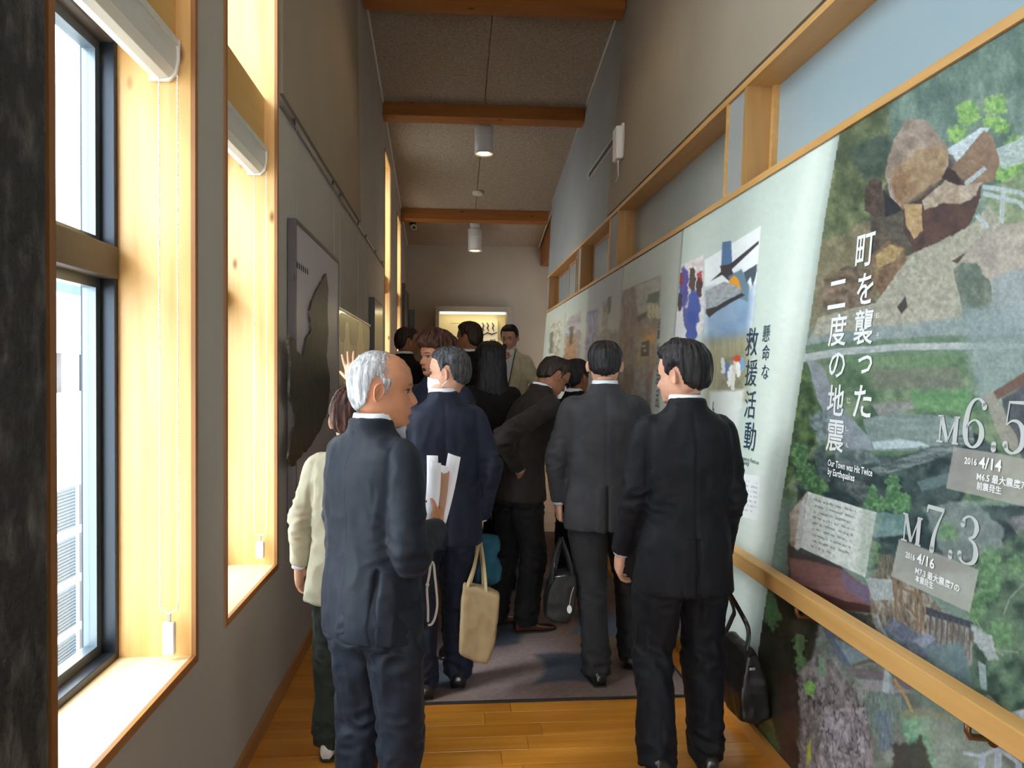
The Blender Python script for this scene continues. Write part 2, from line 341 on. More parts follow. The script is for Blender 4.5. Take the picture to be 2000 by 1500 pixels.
# windows of the left wall
def make_window(n, y0, y1, z0, z1, seen=True):
    w = S(empty('window_%d' % n, (XL, (y0+y1)/2, z0)))
    def L(o): o.parent = w; o.matrix_parent_inverse = w.matrix_world.inverted() if False else Matrix.Translation((-XL, -(y0+y1)/2, -z0)); return o
    t = .026; T = M_TRIM
    def bx(nm, a, b, m, bev=.001): return L(box(nm, a, b, m, bevel=bev))
    # casing edge that stands proud of the plaster
    px = XL+.008
    bx('casing', (XL-.006, y0, z0), (px, y0+t, z1), T); bx('casing', (XL-.006, y1-t, z0), (px, y1, z1), T)
    bx('casing', (XL-.006, y0+t, z0), (px, y1-t, z0+t), M_TRIM_Y); bx('casing', (XL-.006, y0+t, z1-t), (px, y1-t, z1), M_TRIM_Y)
    # pine lining boards
    xi = XL-.23
    bx('jamb', (xi, y0, z0), (XL-.006, y0+t, z1), M_PINE); bx('jamb', (xi, y1-t, z0), (XL-.006, y1, z1), M_PINE)
    bx('sill', (xi, y0+t, z0), (XL-.006, y1-t, z0+t), M_SILL); bx('head', (xi, y0+t, z1-t), (XL-.006, y1-t, z1), M_PINE_X)
    # pine transom that carries the blind
    bx('transom_board', (xi-.05, y0+t, 2.62), (XL-.052, y1-t, 2.85), M_PINE_X)
    # aluminium frame
    fx0, fx1 = XL-.335, xi
    fw = .045
    for (a, b) in ((y0, y0+fw), (y1-fw, y1)): bx('frame', (fx0, a, z0), (fx1, b, z1), M_ALU, .003)
    bx('frame', (fx0, y0+fw, z0), (fx1, y1-fw, z0+.05), M_ALU, .003); bx('frame', (fx0, y0+fw, z1-.05), (fx1, y1-fw, z1), M_ALU, .003)
    bx('mullion', (fx0+.01, y0+fw, 1.865), (fx1+.012, y1-fw, 1.965), M_ALU2, .004)
    bx('mullion', (fx0+.01, y0+fw, 2.60), (fx1, y1-fw, 2.87), M_ALU2, .004)
    # sashes with glass
    for (a, b, k) in ((z0+.05, 1.865, 0), (1.965, 2.60, 0), (2.87, z1-.05, 0)):
        s = MB(); xa, xb = fx0+.02, fx0+.06; q = .03
        s.box((xa, y0+fw, a), (xb, y0+fw+q, b)); s.box((xa, y1-fw-q, a), (xb, y1-fw, b)); s.box((xa, y0+fw+q, a), (xb, y1-fw-q, a+q)); s.box((xa, y0+fw+q, b-q), (xb, y1-fw-q, b))
        so_ = L(s.build('sash', mat('sash_aluminium', (.16, .19, .22), .3, metal=.7)))
        g = MB().box((xa+.015, y0+fw+q, a+q), (xa+.021, y1-fw-q, b-q)).build('pane', M_GLASS); L(g)
    # screw heads on the frame
    if n <= 2:
        for z in (.9, 1.15, 1.5, 1.77, 2.1, 2.35):
            h = MB().tube([(fx1, y1-.02, z), (fx1+.003, y1-.02, z)], .004, 8).build('screw', M_STEEL); L(h)
    return w
for i, (a, b, z0, z1) in enumerate(WINS): make_window(i+1, a, b, z0, z1)
# roller blinds hung under the pine transom, wound up
def blind(y0, y1, label, zc=2.545):
    t = .03; cx = XL-.077
    root = empty('roller_blind', (cx, (y0+y1)/2, 2.50), label=label, cat='blind', group='rolled-up blinds at the windows')
    def L(o): o.parent = root; o.matrix_parent_inverse = Matrix.Translation((-cx, -(y0+y1)/2, -2.50)); return o
    prof = [(cx-.045, 2.613), (cx+.034, 2.613), (cx+.037, 2.560), (cx+.030, 2.520), (cx+.012, 2.497), (cx-.015, 2.492), (cx-.045, 2.50)]
    L(MB().prism(prof, 1, y0+t, y1-t-.018).build('cassette', M_BLIND, bevel=.002))
    L(MB().box((cx+.034, y0+t, 2.596), (cx+.042, y1-t-.016, 2.617)).build('cassette_lip', M_BLIND, bevel=.001))
    cap = [(cx-.05, 2.618), (cx+.043, 2.618), (cx+.043, 2.555), (cx+.034, 2.510), (cx+.012, 2.488), (cx-.05, 2.488)]
    L(MB().prism(cap, 1, y1-t-.018, y1-t-.004).build('end_cap', M_WHITE, bevel=.002))
    # bead chain loop and its weight
    yc = y1-t-.035; zb = .815
    xa, xb = cx-.012, cx+.050-.006
    for xx in (xa, xb):
        mb = MB(); mb.tube([(xx, yc, zb+.04), (xx, yc, 2.50)], .0011, 5)
        z = zb+.04
        while z < 2.5:
            mb.lathe([(.0003, -.0028), (.0026, -.001), (.0026, .001), (.0003, .0028)], (xx, yc, z), 6); z += .0085
        L(tag(mb.build('bead_chain', M_WHITE), kind='stuff'))
    pts = [(xa, yc, zb+.04), (xa+.004, yc, zb+.012), ((xa+xb)/2, yc, zb), (xb-.004, yc, zb+.012), (xb, yc, zb+.04)]
    L(MB().tube(pts, .0022, 6).build('chain_loop', M_WHITE))
    wz = zb-.025; hh = .105 if y0 < 2.5 else .08
    L(MB().box(((xa+xb)/2-.019, yc-.012, wz-hh), ((xa+xb)/2+.019, yc+.012, wz)).build('chain_weight', M_WHITE, bevel=.008, smooth=True))
    L(MB().box(((xa+xb)/2-.005, yc-.005, wz-.001), ((xa+xb)/2+.005, yc+.005, zb+.001)).build('clip', M_STEEL, bevel=.001))
blind(*WINS[0][:2], 'white rolled-up blind with long bead chain at the nearest window')
blind(*WINS[1][:2], 'white rolled-up blind at the second window, shorter chain weight')

# baseboards
def sweep_floor(name, x0, x1, y0, y1, h, m):
    cuts = [y0]+[c for c in (4.8, 4.8+.4/.095) if y0 < c < y1]+[y1]; mb = MB()
    for a, b in zip(cuts[:-1], cuts[1:]):
        za, zb = zfloor(a), zfloor(b)
        mb.hexa([(x0, a, za), (x1, a, za), (x1, b, zb), (x0, b, zb), (x0, a, za+h), (x1, a, za+h), (x1, b, zb+h), (x0, b, zb+h)])
    return S(mb.build(name, m))
sweep_floor('baseboard_left', XL+.0005, XL+.018, YBACK, YEND-.001, .07, M_TRIM_Y)
sweep_floor('baseboard_right', 1.285, 1.3035, YBACK, YR1, .07, mat('baseboard_light', (.50, .22, .05), .45))
S(box('baseboard_end', (XL+.02, YEND-.016, .40), (2.3, YEND, .47), M_TRIM_Y))

# dark stone pillar at the near left
o = MB(); 
o.box((-1.3, .72, -.001), (-.75, 1.482, 3.4)); o = o.build('stone_pillar', M_STONE, bevel=.012); S(o); o.name = 'wall_pillar'

# transom band of the right wall
YT = [(11.62, 9.02, 'A'), (8.75, 7.18, 'B'), (6.80, 4.09, 'C'), (3.80, 1.0, 'D')]
def rwbox(name, y0, y1, z0, z1, d0, d1, m, parent=None):
    """piece following the face of the right wall, from depth d0 in front to d1 behind"""
    mb = MB(); mb.hexa([(xr(z0)+d0, y0, z0), (xr(z0)+d1, y0, z0), (xr(z0)+d1, y1, z0), (xr(z0)+d0, y1, z0),
                        (xr(z1)+d0, y0, z1), (xr(z1)+d1, y0, z1), (xr(z1)+d1, y1, z1), (xr(z1)+d0, y1, z1)])
    return mb.build(name, m, parent, bevel=.0012)
tr = S(empty('trim_4', (0, 0, 0)))
rwbox('bottom_rail', YBACK, YR1+.01, 2.512, 2.545, -.014, .165, M_TRANSW, tr)
rwbox('top_rail', YBACK, YR1+.01, 3.055, 3.089, -.014, .165, M_TRANSW, tr)
rwbox('end_post', 11.62, 11.66, 2.545, 3.055, -.012, .165, M_TRANSV, tr)
rwbox('wall_strip', 11.66, YR1, 2.545, 3.055, .0, .16, M_WALL_COOL, tr)
for (y0, y1) in ((8.75, 9.02), (6.80, 7.18), (3.80, 4.09)):
    rwbox('post_edge', y0, y0+.03, 2.545, 3.055, -.012, .16, M_TRANSV if y0 > 4 else M_TRANSV, tr)
    rwbox('post_edge', y1-.022, y1, 2.545, 3.055, -.012, .16, M_TRANSW, tr)
    rwbox('post_infill', y0+.03, y1-.022, 2.545, 3.055, .0, .16, M_WALL_COOL, tr)
rwbox('post_edge', .97, 1.0, 2.545, 3.055, -.012, .16, M_TRANSV, tr)
rwbox('wall_strip', YBACK, .97, 2.545, 3.055, .0, .16, M_WALL_COOL, tr)
M_FROST = mat('frosted_blue_pane', (.30, .37, .40), .22, (.27, .34, .37), scale=(1.2,)*3, spec=.6)
M_FROST2 = mat('frosted_grey_pane', (.30, .33, .32), .25, (.34, .37, .36), scale=(.8,)*3, spec=.6)
M_FROST3 = mat('frosted_sky_pane', (.31, .41, .46), .25, (.34, .43, .47), scale=(.8,)*3, spec=.6)
rwbox('pane', 4.09, 6.80, 2.545, 3.055, .15, .163, M_FROST2, tr)
rwbox('pane', 1.0, 3.80, 2.545, 3.055, .15, .163, M_FROST3, tr)
rwbox('frame_bar', 3.768, 3.80, 2.545, 3.055, .12, .15, M_TRANSW, tr)
# sliding panes of the two far openings, each in its own frame and track
for (ya, yb, cuts) in ((9.02, 11.62, [11.55, 10.35, 9.62, 9.04]), (7.18, 8.75, [8.70, 7.72, 7.20])):
    for i, (b, a) in enumerate(zip(cuts[:-1], cuts[1:])):
        d = .13-.03*i
        rwbox('pane', a+.02, b-.02, 2.575, 3.03, d+.005, d+.012, M_FROST, tr)
        for (c0, c1, q0, q1) in ((a, a+.028, 2.546, 3.054), (b-.028, b, 2.546, 3.054), (a+.028, b-.028, 2.546, 2.575), (a+.028, b-.028, 3.025, 3.054)):
            rwbox('frame_bar', c0, c1, q0, q1, d-.005, d+.018, M_TRANSW, tr)
S(box('trim_5', (1.70, YBACK, 2.45), (1.72, YR1, 3.15), mat('dark_backing', (.05, .05, .05), .8)))

# slot of the air duct in the upper right wall
vt = empty('air_vent', (xr(3.8), 8.0, 3.8), label='narrow dark slot vent high on the right wall beyond the white box', cat='vent')
def V(o): o.parent = vt; o.matrix_parent_inverse = Matrix.Translation((-xr(3.8), -8.0, -3.8)); return o
X8 = xr(3.8)
V(box('slot', (X8-.004, 7.0, 3.775), (X8+.0, 8.52, 3.835), mat('vent_dark', (.05, .045, .04), .7)))
V(box('edge', (X8-.012, 7.0, 3.835), (X8+.0, 8.53, 3.845), M_FIL)); V(box('edge', (X8-.012, 7.0, 3.765), (X8+.0, 8.53, 3.775), M_FIL)); V(box('edge', (X8-.012, 8.52, 3.775), (X8+.0, 8.53, 3.835), M_FIL))
# white router on the near upper wall
xb_ = xr(3.6)-.020
rt = empty('wireless_box', (xb_, 6.72, 3.47), label='small white electronic box with a cable high on the right wall', cat='router')
def V(o): o.parent = rt; o.matrix_parent_inverse = Matrix.Translation((-xb_, -6.72, -3.47)); return o
V(MB().box((xb_-.075, 6.64, 3.48), (xb_-.012, 6.80, 3.77)).build('housing', M_WHITE, bevel=.012)); V(box('wall_bracket', (xb_-.02, 6.66, 3.50), (xb_+.004, 6.78, 3.80), M_WHITE, bevel=.003))
V(MB().tube([(xb_-.04, 6.72, 3.485), (xb_-.035, 6.74, 3.43), (xb_-.008, 6.85, 3.37), (xb_-.005, 7.02, 3.32), (xb_-.004, 7.16, 3.27)], .006, 8).build('cable', M_WHITE, smooth=True))

# ceiling lamps
M_LAMPW = mat('lamp_white', (.62, .60, .58), .4)
M_BULB = mat('lamp_glow', (1, .80, .52), .5, emit=30)
M_RIM = mat('lamp_rim', (.85, .78, .62), .3)
def lamp(x, y, d, h, label, mount=True):
    z = zceil(y); R_ = d/2
    root = empty('ceiling_lamp', (x, y, z), label=label, cat='ceiling lamp', group='white cylinder lamps under the ceiling')
    zt = -.07
    if mount:
        MB().lathe([(R_*.72, zt-.02), (R_*.72, .02)]).build('mount', M_LAMPW, root, True)
        MB().lathe([(R_*.45, zt-.03), (R_*.45, zt-.02)]).build('neck', M_BLACKP, root)
        z0 = zt-.03
    else: z0 = .02
    MB().lathe([(R_*.97, -h), (R_, -h+.004), (R_, z0-.006), (R_*.97, z0), (R_*.3, z0)]).build('housing', M_LAMPW, root, True)
    MB().lathe([(R_*.97, -h*.55), (R_*1.004, -h*.55), (R_*1.004, -h*.55+.006), (R_*.97, -h*.55+.006)], cap=False).build('joint_ring', M_RIM, root)
    MB().lathe([(R_*.80, -h-.002), (R_*1.02, -h-.004), (R_*1.03, -h-.022), (R_*.98, -h-.026), (R_*.80, -h-.012)], cap=False).build('rim', M_RIM, root, True)
    MB().lathe([(R_*.62, -h-.012), (R_*.60, -h-.003), (.001, -h-.002)]).build('bulb', M_BULB, root, True)
    return z-h
zb1 = lamp(.395, 9.45, .23, .40, 'lit cylinder ceiling lamp just beyond the knotty middle beam')
zb2 = lamp(.395, 12.95, .235, .45, 'lit cylinder ceiling lamp in front of the end wall')
spot_light('lamp_light_1', (.395, 9.45, zb1-.05), 40, WARM, 1.9, (.395, 9.45, 0))
spot_light('lamp_light_2', (.395, 12.95, zb2-.05), 34, WARM, 1.9, (.395, 12.95, 0))
# same lamps nearer, out of the picture above
for k, yl in enumerate((5.6, 2.4, -.6)):
    zl = lamp(.395, yl, .23, .40, ('cylinder ceiling lamp just above the top edge of the picture', 'cylinder ceiling lamp over the nearest window', 'cylinder ceiling lamp behind the viewer')[k], True)
    spot_light('lamp_light_%d' % (k+3), (.395, yl, zl-.05), 26 if k == 0 else 12, WARM, 2.3 if k == 0 else 1.9, (.395, yl, 0))
# smoke detector and ceiling camera
y = 11.65; sd = MB().lathe([(.055, -.05), (.085, -.035), (.09, 0), (.09, .01)]).build('smoke_detector', M_CEIL if False else mat('detector', (.50, .48, .40), .5), smooth=True)
sd.location = (.40, y, zceil(y)); tag(sd, 'round cream smoke detector on the ceiling above the farthest beam', 'detector')
y = 13.0; cm = empty('ceiling_camera', (-.66, y, zceil(y)), label='small white security camera on the ceiling at the far left', cat='camera')
MB().lathe([(.05, -.035), (.055, 0)]).build('base', M_BLACKP, cm, True)
MB().tube([(0, .02, -.05), (.03, -.14, -.10)], .045, 14).build('body', M_WHITE, cm, True)
MB().tube([(.03, -.14, -.10), (.032, -.147, -.103)], .03, 14).build('lens', M_BLACKP, cm)

# lit display case on the end wall
YD = YEND-.40
a = atY(857, 609, YD); b = atY(990, 609, YD); xa, xb, zt = a.x, b.x, (a.z+b.z)/2; zb = zt-1.35
M_CASE = mat('display_case_grey', (.17, .15, .12), .6)
dc = empty('display_case', ((xa+xb)/2, YEND, zb), label='grey display case on the end wall, lit cream inside', cat='display')
def V(o): o.parent = dc; o.matrix_parent_inverse = Matrix.Translation((-(xa+xb)/2, -YEND, -zb)); return o
fr = .10
V(box('side', (xa-.06, YD, zb-fr), (xa, YEND-.001, zt+fr), M_CASE, bevel=.003)); V(box('side', (xb, YD, zb-fr), (xb+.12, YEND-.001, zt+fr), M_CASE, bevel=.003))
V(box('top', (xa, YD, zt), (xb, YEND-.001, zt+fr), M_CASE)); V(box('base', (xa, YD, zb-fr), (xb, YEND-.001, zb), M_CASE))
V(box('back_panel', (xa, YEND-.06, zb), (xb, YEND-.002, zt), mat('display_cream', (.80, .70, .42), .7)))
V(box('light_strip', (xa+.02, YD+.05, zt-.03), (xb-.02, YD+.16, zt-.001), mat('strip_glow', (1, .86, .50), .5, emit=7)))
pa, pb = atY(1010-95, 640, YEND-.1).x-.06, atY(973, 640, YEND-.1).x
a = atY(930, 637, YEND-.1); bz = atY(973, 668, YEND-.1); cz = atY(973, 698, YEND-.1)
M_BRD = mat('display_board', (.78, .70, .50), .7); M_INK = mat('relief_dark', (.06, .05, .04), .7)
V(box('relief_board', (a.x, YEND-.10, cz.z-.25), (pb, YEND-.06, a.z+.10), M_BRD, bevel=.004))
yb = YEND-.104
def px(x, y): p = atY(x, y, yb); return (p.x, yb-.004, p.z)
def stroke(pts, r=.012, nm='relief_stroke'): return V(MB().tube([px(*p) for p in pts], [r*.5]+[r]*(len(pts)-2)+[r*.4], 6).build(nm, M_INK, smooth=True))
for x0 in (942, 951, 961): stroke([(x0, 630), (x0+3, 636), (x0+1, 641), (x0+4, 647)], .014)
stroke([(936, 651), (944, 654), (952, 650), (961, 653), (971, 649)], .014)
for s in ([(944, 664), (940, 673)], [(944, 666), (949, 672)], [(940, 674), (949, 674)], [(957, 664), (957, 671)], [(957, 664), (967, 663)], [(967, 663), (966, 672)], [(957, 668), (966, 668)], [(957, 672), (967, 673)]): stroke(s, .009)
for k in range(5): stroke([(880+k*4, 631.5), (882+k*4, 631.5)], .012, 'small_lettering')
# dark door leaf and louvre box at the end of the left wall
d0 = S(empty('door_1', (XL, 13.3, .40)))
for nm, aa, bb, m_ in (('door_leaf', (XL+.001, 12.75, .401), (XL+.045, 13.95, 2.98), mat('door_grey', (.10, .095, .09), .5)), ('door_frame', (XL+.001, 12.68, .401), (XL+.055, 12.75, 3.05), M_ALU2), ('door_handle', (XL+.045, 12.86, 1.35), (XL+.085, 12.90, 1.60), M_STEEL)):
    o = box(nm, aa, bb, m_, bevel=.003); o.parent = d0; o.matrix_parent_inverse = Matrix.Translation((-XL, -13.3, -.40))
o = MB(); a1 = atY(800, 600, YEND-.02).x; o.box((a1, YEND-.12, 1.8), (a1+.09, YEND-.001, 2.72)); tag(o.build('wall_cabinet', mat('cabinet_dark', (.07, .065, .06), .5), bevel=.006), 'narrow dark cabinet on the end wall in the left corner', 'cabinet')

# handrail with brackets
hr = empty('handrail', (1.30, 4, .75), label='pale wooden handrail along the mural wall on brown brackets', cat='handrail')
def V(o): o.parent = hr; o.matrix_parent_inverse = Matrix.Translation((-1.30, -4, -.75)); return o
V(MB().prism([(1.268, .718), (1.312, .712), (1.312, .790), (1.266, .784)], 1, .2, 11.6).build('rail', M_RAILW, bevel=.004))
M_BRK = mat('bracket_bronze', (.17, .075, .03), .35, metal=.6)
for yb_ in (.9, 1.78, 2.72, 3.9, 5.1, 6.3, 7.5):
    V(MB().tube([(1.29, yb_, .715), (1.288, yb_, .690), (1.295, yb_, .676), (1.33, yb_, .672), (1.362, yb_, .672)], .0085, 10).build('bracket', M_BRK, smooth=True))
    V(MB().tube([(1.352, yb_, .672), (1.36, yb_, .672)], .024, 14).build('bracket_rose', M_BRK))

# picture rail with hooks and wires on the left wall
pr = empty('picture_rail', (XL, 6.3, 2.86), label='grey metal hanging rail with hooks high on the left wall', cat='rail')
def V(o): o.parent = pr; o.matrix_parent_inverse = Matrix.Translation((-XL, -6.3, -2.86)); return o
V(MB().prism([(XL+.0, 2.838), (XL+.016, 2.838), (XL+.016, 2.846), (XL+.008, 2.850), (XL+.016, 2.856), (XL+.016, 2.864), (XL+.0, 2.864)], 1, 3.70, 9.30).build('rail', M_STEEL))
for yy in (3.95, 5.2, 5.55, 6.6, 7.2, 8.1, 8.9):
    V(MB().box((XL+.016, yy-.006, 2.835), (XL+.026, yy+.006, 2.862)).build('hook', M_BLACKP, bevel=.002))
WIRES = ((3.95, 2.335), (5.2, 2.335), (5.55, 2.03), (6.6, 2.03), (7.2, 2.03))
for yy, zz in ():
    V(MB().tube([(XL+.022, yy, zz), (XL+.022, yy, 2.84)], .0012, 5).build('wire', M_STEEL))

# relief map panel
M_MAPW = mat('map_board', (.50, .45, .47), .35, (.47, .42, .45), scale=(1.3,)*3)
M_FRAMEM = mat('frame_mauve', (.12, .10, .10), .35, metal=.4)
mp_ = empty('map_panel', (XL, 4.6, .78), label='large framed map board with dark island shape on the left wall', cat='framed map')
def V(o): o.parent = mp_; o.matrix_parent_inverse = Matrix.Translation((-XL, -4.6, -.78)); return o
y0, y1, z0, z1 = 3.87, 5.34, .775, 2.345; x0, x1 = XL+.003, XL+.045
for yy, zz in WIRES[:2]: V(MB().tube([(XL+.030, yy, zz), (XL+.030, yy, 2.834)], .0012, 5).build('hanging_wire', M_STEEL))
V(box('board', (x0, y0+.02, z0+.02), (x1-.006, y1-.02, z1-.02), M_MAPW))
for aa, bb in (((x0, y0, z0), (x1, y0+.022, z1)), ((x0, y1-.022, z0), (x1, y1, z1)), ((x0, y0+.022, z0), (x1, y1-.022, z0+.022)), ((x0, y0+.022, z1-.022), (x1, y1-.022, z1))): V(box('frame', aa, bb, M_FRAMEM, bevel=.002))
isl = [(636,528),(625,545),(612,572),(603,600),(606,640),(597,655),(590,690),(576,672),(574,655),(563,648),(561,662),(566,700),(563,760),(574,800),(571,830),(566,850),(560,890),(570,905),(576,895),(600,870),(622,838),(637,800),(643,760),(641,720),(636,690),(640,640),(638,600),(640,560)]
pts = [atX(p[0], p[1]+6, x1) for p in isl]
def wob(a, b, n=5):
    out = []
    for i in range(n): t = i/n; q = a.lerp(b, t); q = q+Vector((0, mnoise.noise(q*14)*.02, mnoise.noise(q*14+Vector((5, 5, 5)))*.02)) if i else q; out.append(q)
    return out
poly = []
for i in range(len(pts)): poly += wob(pts[i], pts[(i+1) % len(pts)])
M_ISL = mat('relief_island', (.035, .033, .028), .35, (.075, .07, .055), scale=(14,)*3, bump=.5, bscale=60, bdist=.01)
V(MB().prism([(p.y, p.z) for p in poly], 0, x1-.005, x1+.006).build('island_relief', M_ISL))
for k in range(6):
    p = atX(581+k*4, 517+k*2.6, x1-.005); V(box('lettering', (x1-.006, p.y-.014, p.z-.016), (x1-.0045, p.y+.014, p.z+.010), M_INK))
    V(box('lettering', (x1-.006, p.y-.003, p.z-.020), (x1-.0044, p.y+.003, p.z+.018), M_INK))
for s in ([(575, 533), (576, 548)], [(572, 541), (579, 538)], [(574, 548), (578, 545)]):
    V(MB().tube([atX(*q, x1-.005) for q in s], .003, 6).build('compass_mark', M_FRAMEM))
# glossy picture strip and narrow boards after it
M_GLOSS = mat('glossy_laminate', (.030, .027, .025), .12, spec=.2, bump=.25, bscale=(2, 3, 1.2), bdist=.03)
gp = empty('glossy_picture', (XL, 6.3, 1.32), label='dark glossy laminated picture mirroring the visitors, beyond the map', cat='picture')
def V(o): o.parent = gp; o.matrix_parent_inverse = Matrix.Translation((-XL, -6.3, -1.32)); return o
for yy, zz in WIRES[2:]: V(MB().tube([(XL+.020, yy, zz), (XL+.020, yy, 2.834)], .0012, 5).build('hanging_wire', M_STEEL))
V(box('sheet', (XL+.004, 5.43, 1.32), (XL+.03, 7.5, 2.02), M_GLOSS)); V(box('lower_edge', (XL+.004, 5.43, 1.285), (XL+.04, 7.5, 1.32), M_STEEL)); V(box('upper_edge', (XL+.004, 5.43, 2.02), (XL+.035, 7.5, 2.035), M_RIM))
# cream print, with the visitors' reflections painted over it as flat figures
def blob(nm, y, z, ry, rz, m, dx=.0306, pw=2.2):
    n = 20; ps = [(y+ry*math.copysign(abs(math.cos(2*PI*i/n))**(2/pw), math.cos(2*PI*i/n)), z+rz*math.copysign(abs(math.sin(2*PI*i/n))**(2/pw), math.sin(2*PI*i/n))) for i in range(n)]
    return V(MB().prism(ps, 0, XL+dx-.001, XL+dx).build(nm, m))
m_cream = mat('print_cream', (.42, .37, .22), .25); m_navy = mat('reflection_navy', (.03, .035, .05), .12); m_face = mat('reflection_dark_face', (.05, .03, .02), .15); m_sh = mat('reflection_shirt', (.35, .4, .45), .12)
blob('printed_background', 6.45, 1.90, 1.0, .11, m_cream, .0303, 8)
blob('painted_reflection', 5.85, 1.60, .22, .28, m_navy); blob('painted_reflection', 5.85, 1.86, .12, .10, m_face, .0308); blob('painted_reflection', 5.87, 1.70, .05, .08, m_sh, .0311)
blob('painted_reflection', 6.7, 1.60, .34, .28, m_navy); blob('painted_reflection', 6.7, 1.90, .17, .12, m_face, .0308)
nb = MB().box((XL+.002, 7.65, 1.25), (XL+.055, 8.55, 2.32)).build('picture_board', mat('board_edge_dark', (.06, .04, .03), .4), bevel=.004); tag(nb, 'narrow brown-edged board hanging before the third window', 'picture')
o = MB().box((XL+.056, 7.67, 1.27), (XL+.058, 8.53, 2.30)).build('print_sheet', mat('board_print', (.32, .28, .2), .2)); o.parent = nb

# outside: white block with louvre, fence, eaves
M_OUTW = mat('outside_white', (.86, .86, .86), .8, (.80, .80, .81), scale=(1.5,)*3)
M_OUTG = mat('outside_ground', (.55, .55, .52), .9)
S(box('trim_6', (-30, -20, -4.8), (XL-.4, 40, -4.6), M_OUTG))
ob = empty('neighbour_building', (-9, 9, -3), label='pale building with grey louvres seen through the nearest window', cat='building')
def V(o): o.parent = ob; o.matrix_parent_inverse = Matrix.Translation((9, -9, 3)); return o
XO = -7.0
V(box('wall', (-12, 4.0, -4.6), (XO, 32, 1.15), M_OUTW)); V(box('roof_edge', (-12, 4.0, 3.1), (XO+.3, 32, 3.4), mat('roof_blue', (.10, .17, .28), .6)))
V(box('upper_wall', (-12, 4.0, 1.15), (XO-.6, 32, 3.1), M_OUTW)); V(box('ledge', (-12, 4.0, 1.9), (XO+.15, 32, 2.2), M_OUTW))
for k in range(7):
    y = 11+k*1.3; V(box('pillar', (XO-.6, y, 1.15), (XO-.4, y+.18, 1.9), mat('outside_grey', (.06, .06, .07), .7)))
M_LOU = mat('louvre_grey', (.055, .075, .09), .6)
for ky, yy in enumerate((10.9, 12.2, 13.5, 14.8, 16.1)):
    for kz in range(4):
        zz = -4.18+kz*.92
        V(box('louvre_panel', (XO, yy+.10, zz+.08), (XO+.03, yy+1.2, zz+.84), M_LOU if ky % 2 == 0 else mat('louvre_pink', (.13, .11, .105), .6)))
        lv = MB(); q = zz+.10
        while q < zz+.82: lv.box((XO+.03, yy+.12, q), (XO+.05, yy+1.18, q+.03)); q += .06
        V(tag(lv.build('louvre_slats', M_LOU if ky % 2 == 0 else mat('louvre_pink', (.13, .11, .105), .6)), kind='stuff'))
# ---------------------------------------------------------------- people
def sstep(t): t = min(max(t, 0), 1); return t*t*(3-2*t)
def lerp_tab(tab, z):
    if z >= tab[0][0]: return tab[0][1]
    for (a, va), (b, vb) in zip(tab[:-1], tab[1:]):
        if z >= b: t = (z-b)/(a-b); t = t*t*(3-2*t)*.35+t*.65; return vb+(va-vb)*t
    return tab[-1][1]
T_F = [(.118,.004),(.115,.028),(.108,.049),(.095,.068),(.07,.086),(.04,.094),(.018,.0945),(.0,.088),(-.02,.0885),(-.045,.0905),(-.062,.0905),(-.075,.0875),(-.092,.0885),(-.104,.080),(-.112,.062),(-.116,.045)]
T_B = [(.118,-.004),(.115,-.034),(.108,-.055),(.095,-.074),(.06,-.094),(.02,-.100),(-.02,-.094),(-.05,-.080),(-.075,-.056),(-.095,-.020),(-.108,.010),(-.116,.030)]
T_W = [(.118,.004),(.115,.028),(.108,.042),(.095,.056),(.07,.069),(.04,.0755),(.01,.0765),(-.02,.073),(-.05,.067),(-.075,.059),(-.095,.045),(-.108,.029),(-.116,.008)]
def face_feat(x, z, age=0):
    ax = abs(x); g = lambda a, s: math.exp(-(a/s)**2)
    d = 0
    # nose
    if z > -.031: k = sstep((.018-z)/.050)
    else: k = 1-sstep((-.031-z)/.019)
    wd = .0085+.0085*sstep((.012-z)/.045)
    d += .0225*k*g(ax, wd)
    d += .008*g(ax-.012, .007)*g(z+.037, .008)
    d -= .010*g(ax-.032, .017)*g(z-.001, .012)          # eye sockets
    d += .0075*g(ax-.031, .0105)*g(z-.001, .0065)        # lids over the eyeball
    d += .004*g(ax-.028, .020)*g(z-.020, .007)           # brow
    d += .005*g(ax-.040, .016)*g(z+.028, .018)           # cheekbone
    d += .0040*g(ax, .021)*(g(z+.058, .0050)+g(z+.069, .0055))-.0015*g(ax, .022)*g(z+.0635, .0022)
    d -= .002*g(ax, .018)*g(z+.080, .006); d += .004*g(ax, .014)*g(z+.096, .010)
    if age:
        d -= .0035*g(ax-.022-.35*(-.035-z), .004)*sstep((-.03-z)/.01)*sstep((z+.07)/.01)   # nose-mouth fold
        d -= .0018*g(ax-.034, .013)*g(z+.016, .003); d += .0012*math.sin(z*900)*sstep((z-.035)/.01)*g(ax, .05)
    return d
def head_pt(az, z, feat=True, age=0):
    """az 0 = front, +90deg = person's right (+x)"""
    f, b, w_ = lerp_tab(T_F, z), lerp_tab(T_B, z), lerp_tab(T_W, z)
    cy = -.012 if z < .10 else -.012*(1-sstep((z-.10)/.018))
    s, c = math.sin(az), math.cos(az)
    L = (f-cy) if c > 0 else (cy-b); L = max(L, .003)
    n = 2.25
    r = ((abs(s)/w_)**n+(abs(c)/L)**n)**(-1/n)
    x, y = r*s, cy+r*c
    if feat and c > 0: y += face_feat(x, z, age)*sstep((y-.02)/.035)
    return Vector((x, y, z))
def head_levels(nz):
    out = []
    for i in range(nz+1):
        t = i/nz; a = PI*t; z = .001+.117*math.cos(a)
        out.append(z*.55+(.118-.234*t)*.45)
    return out
NA, NZ = 112, 92
def awarp(k, n): a = 2*PI*k/n; return a-.58*math.sin(a)
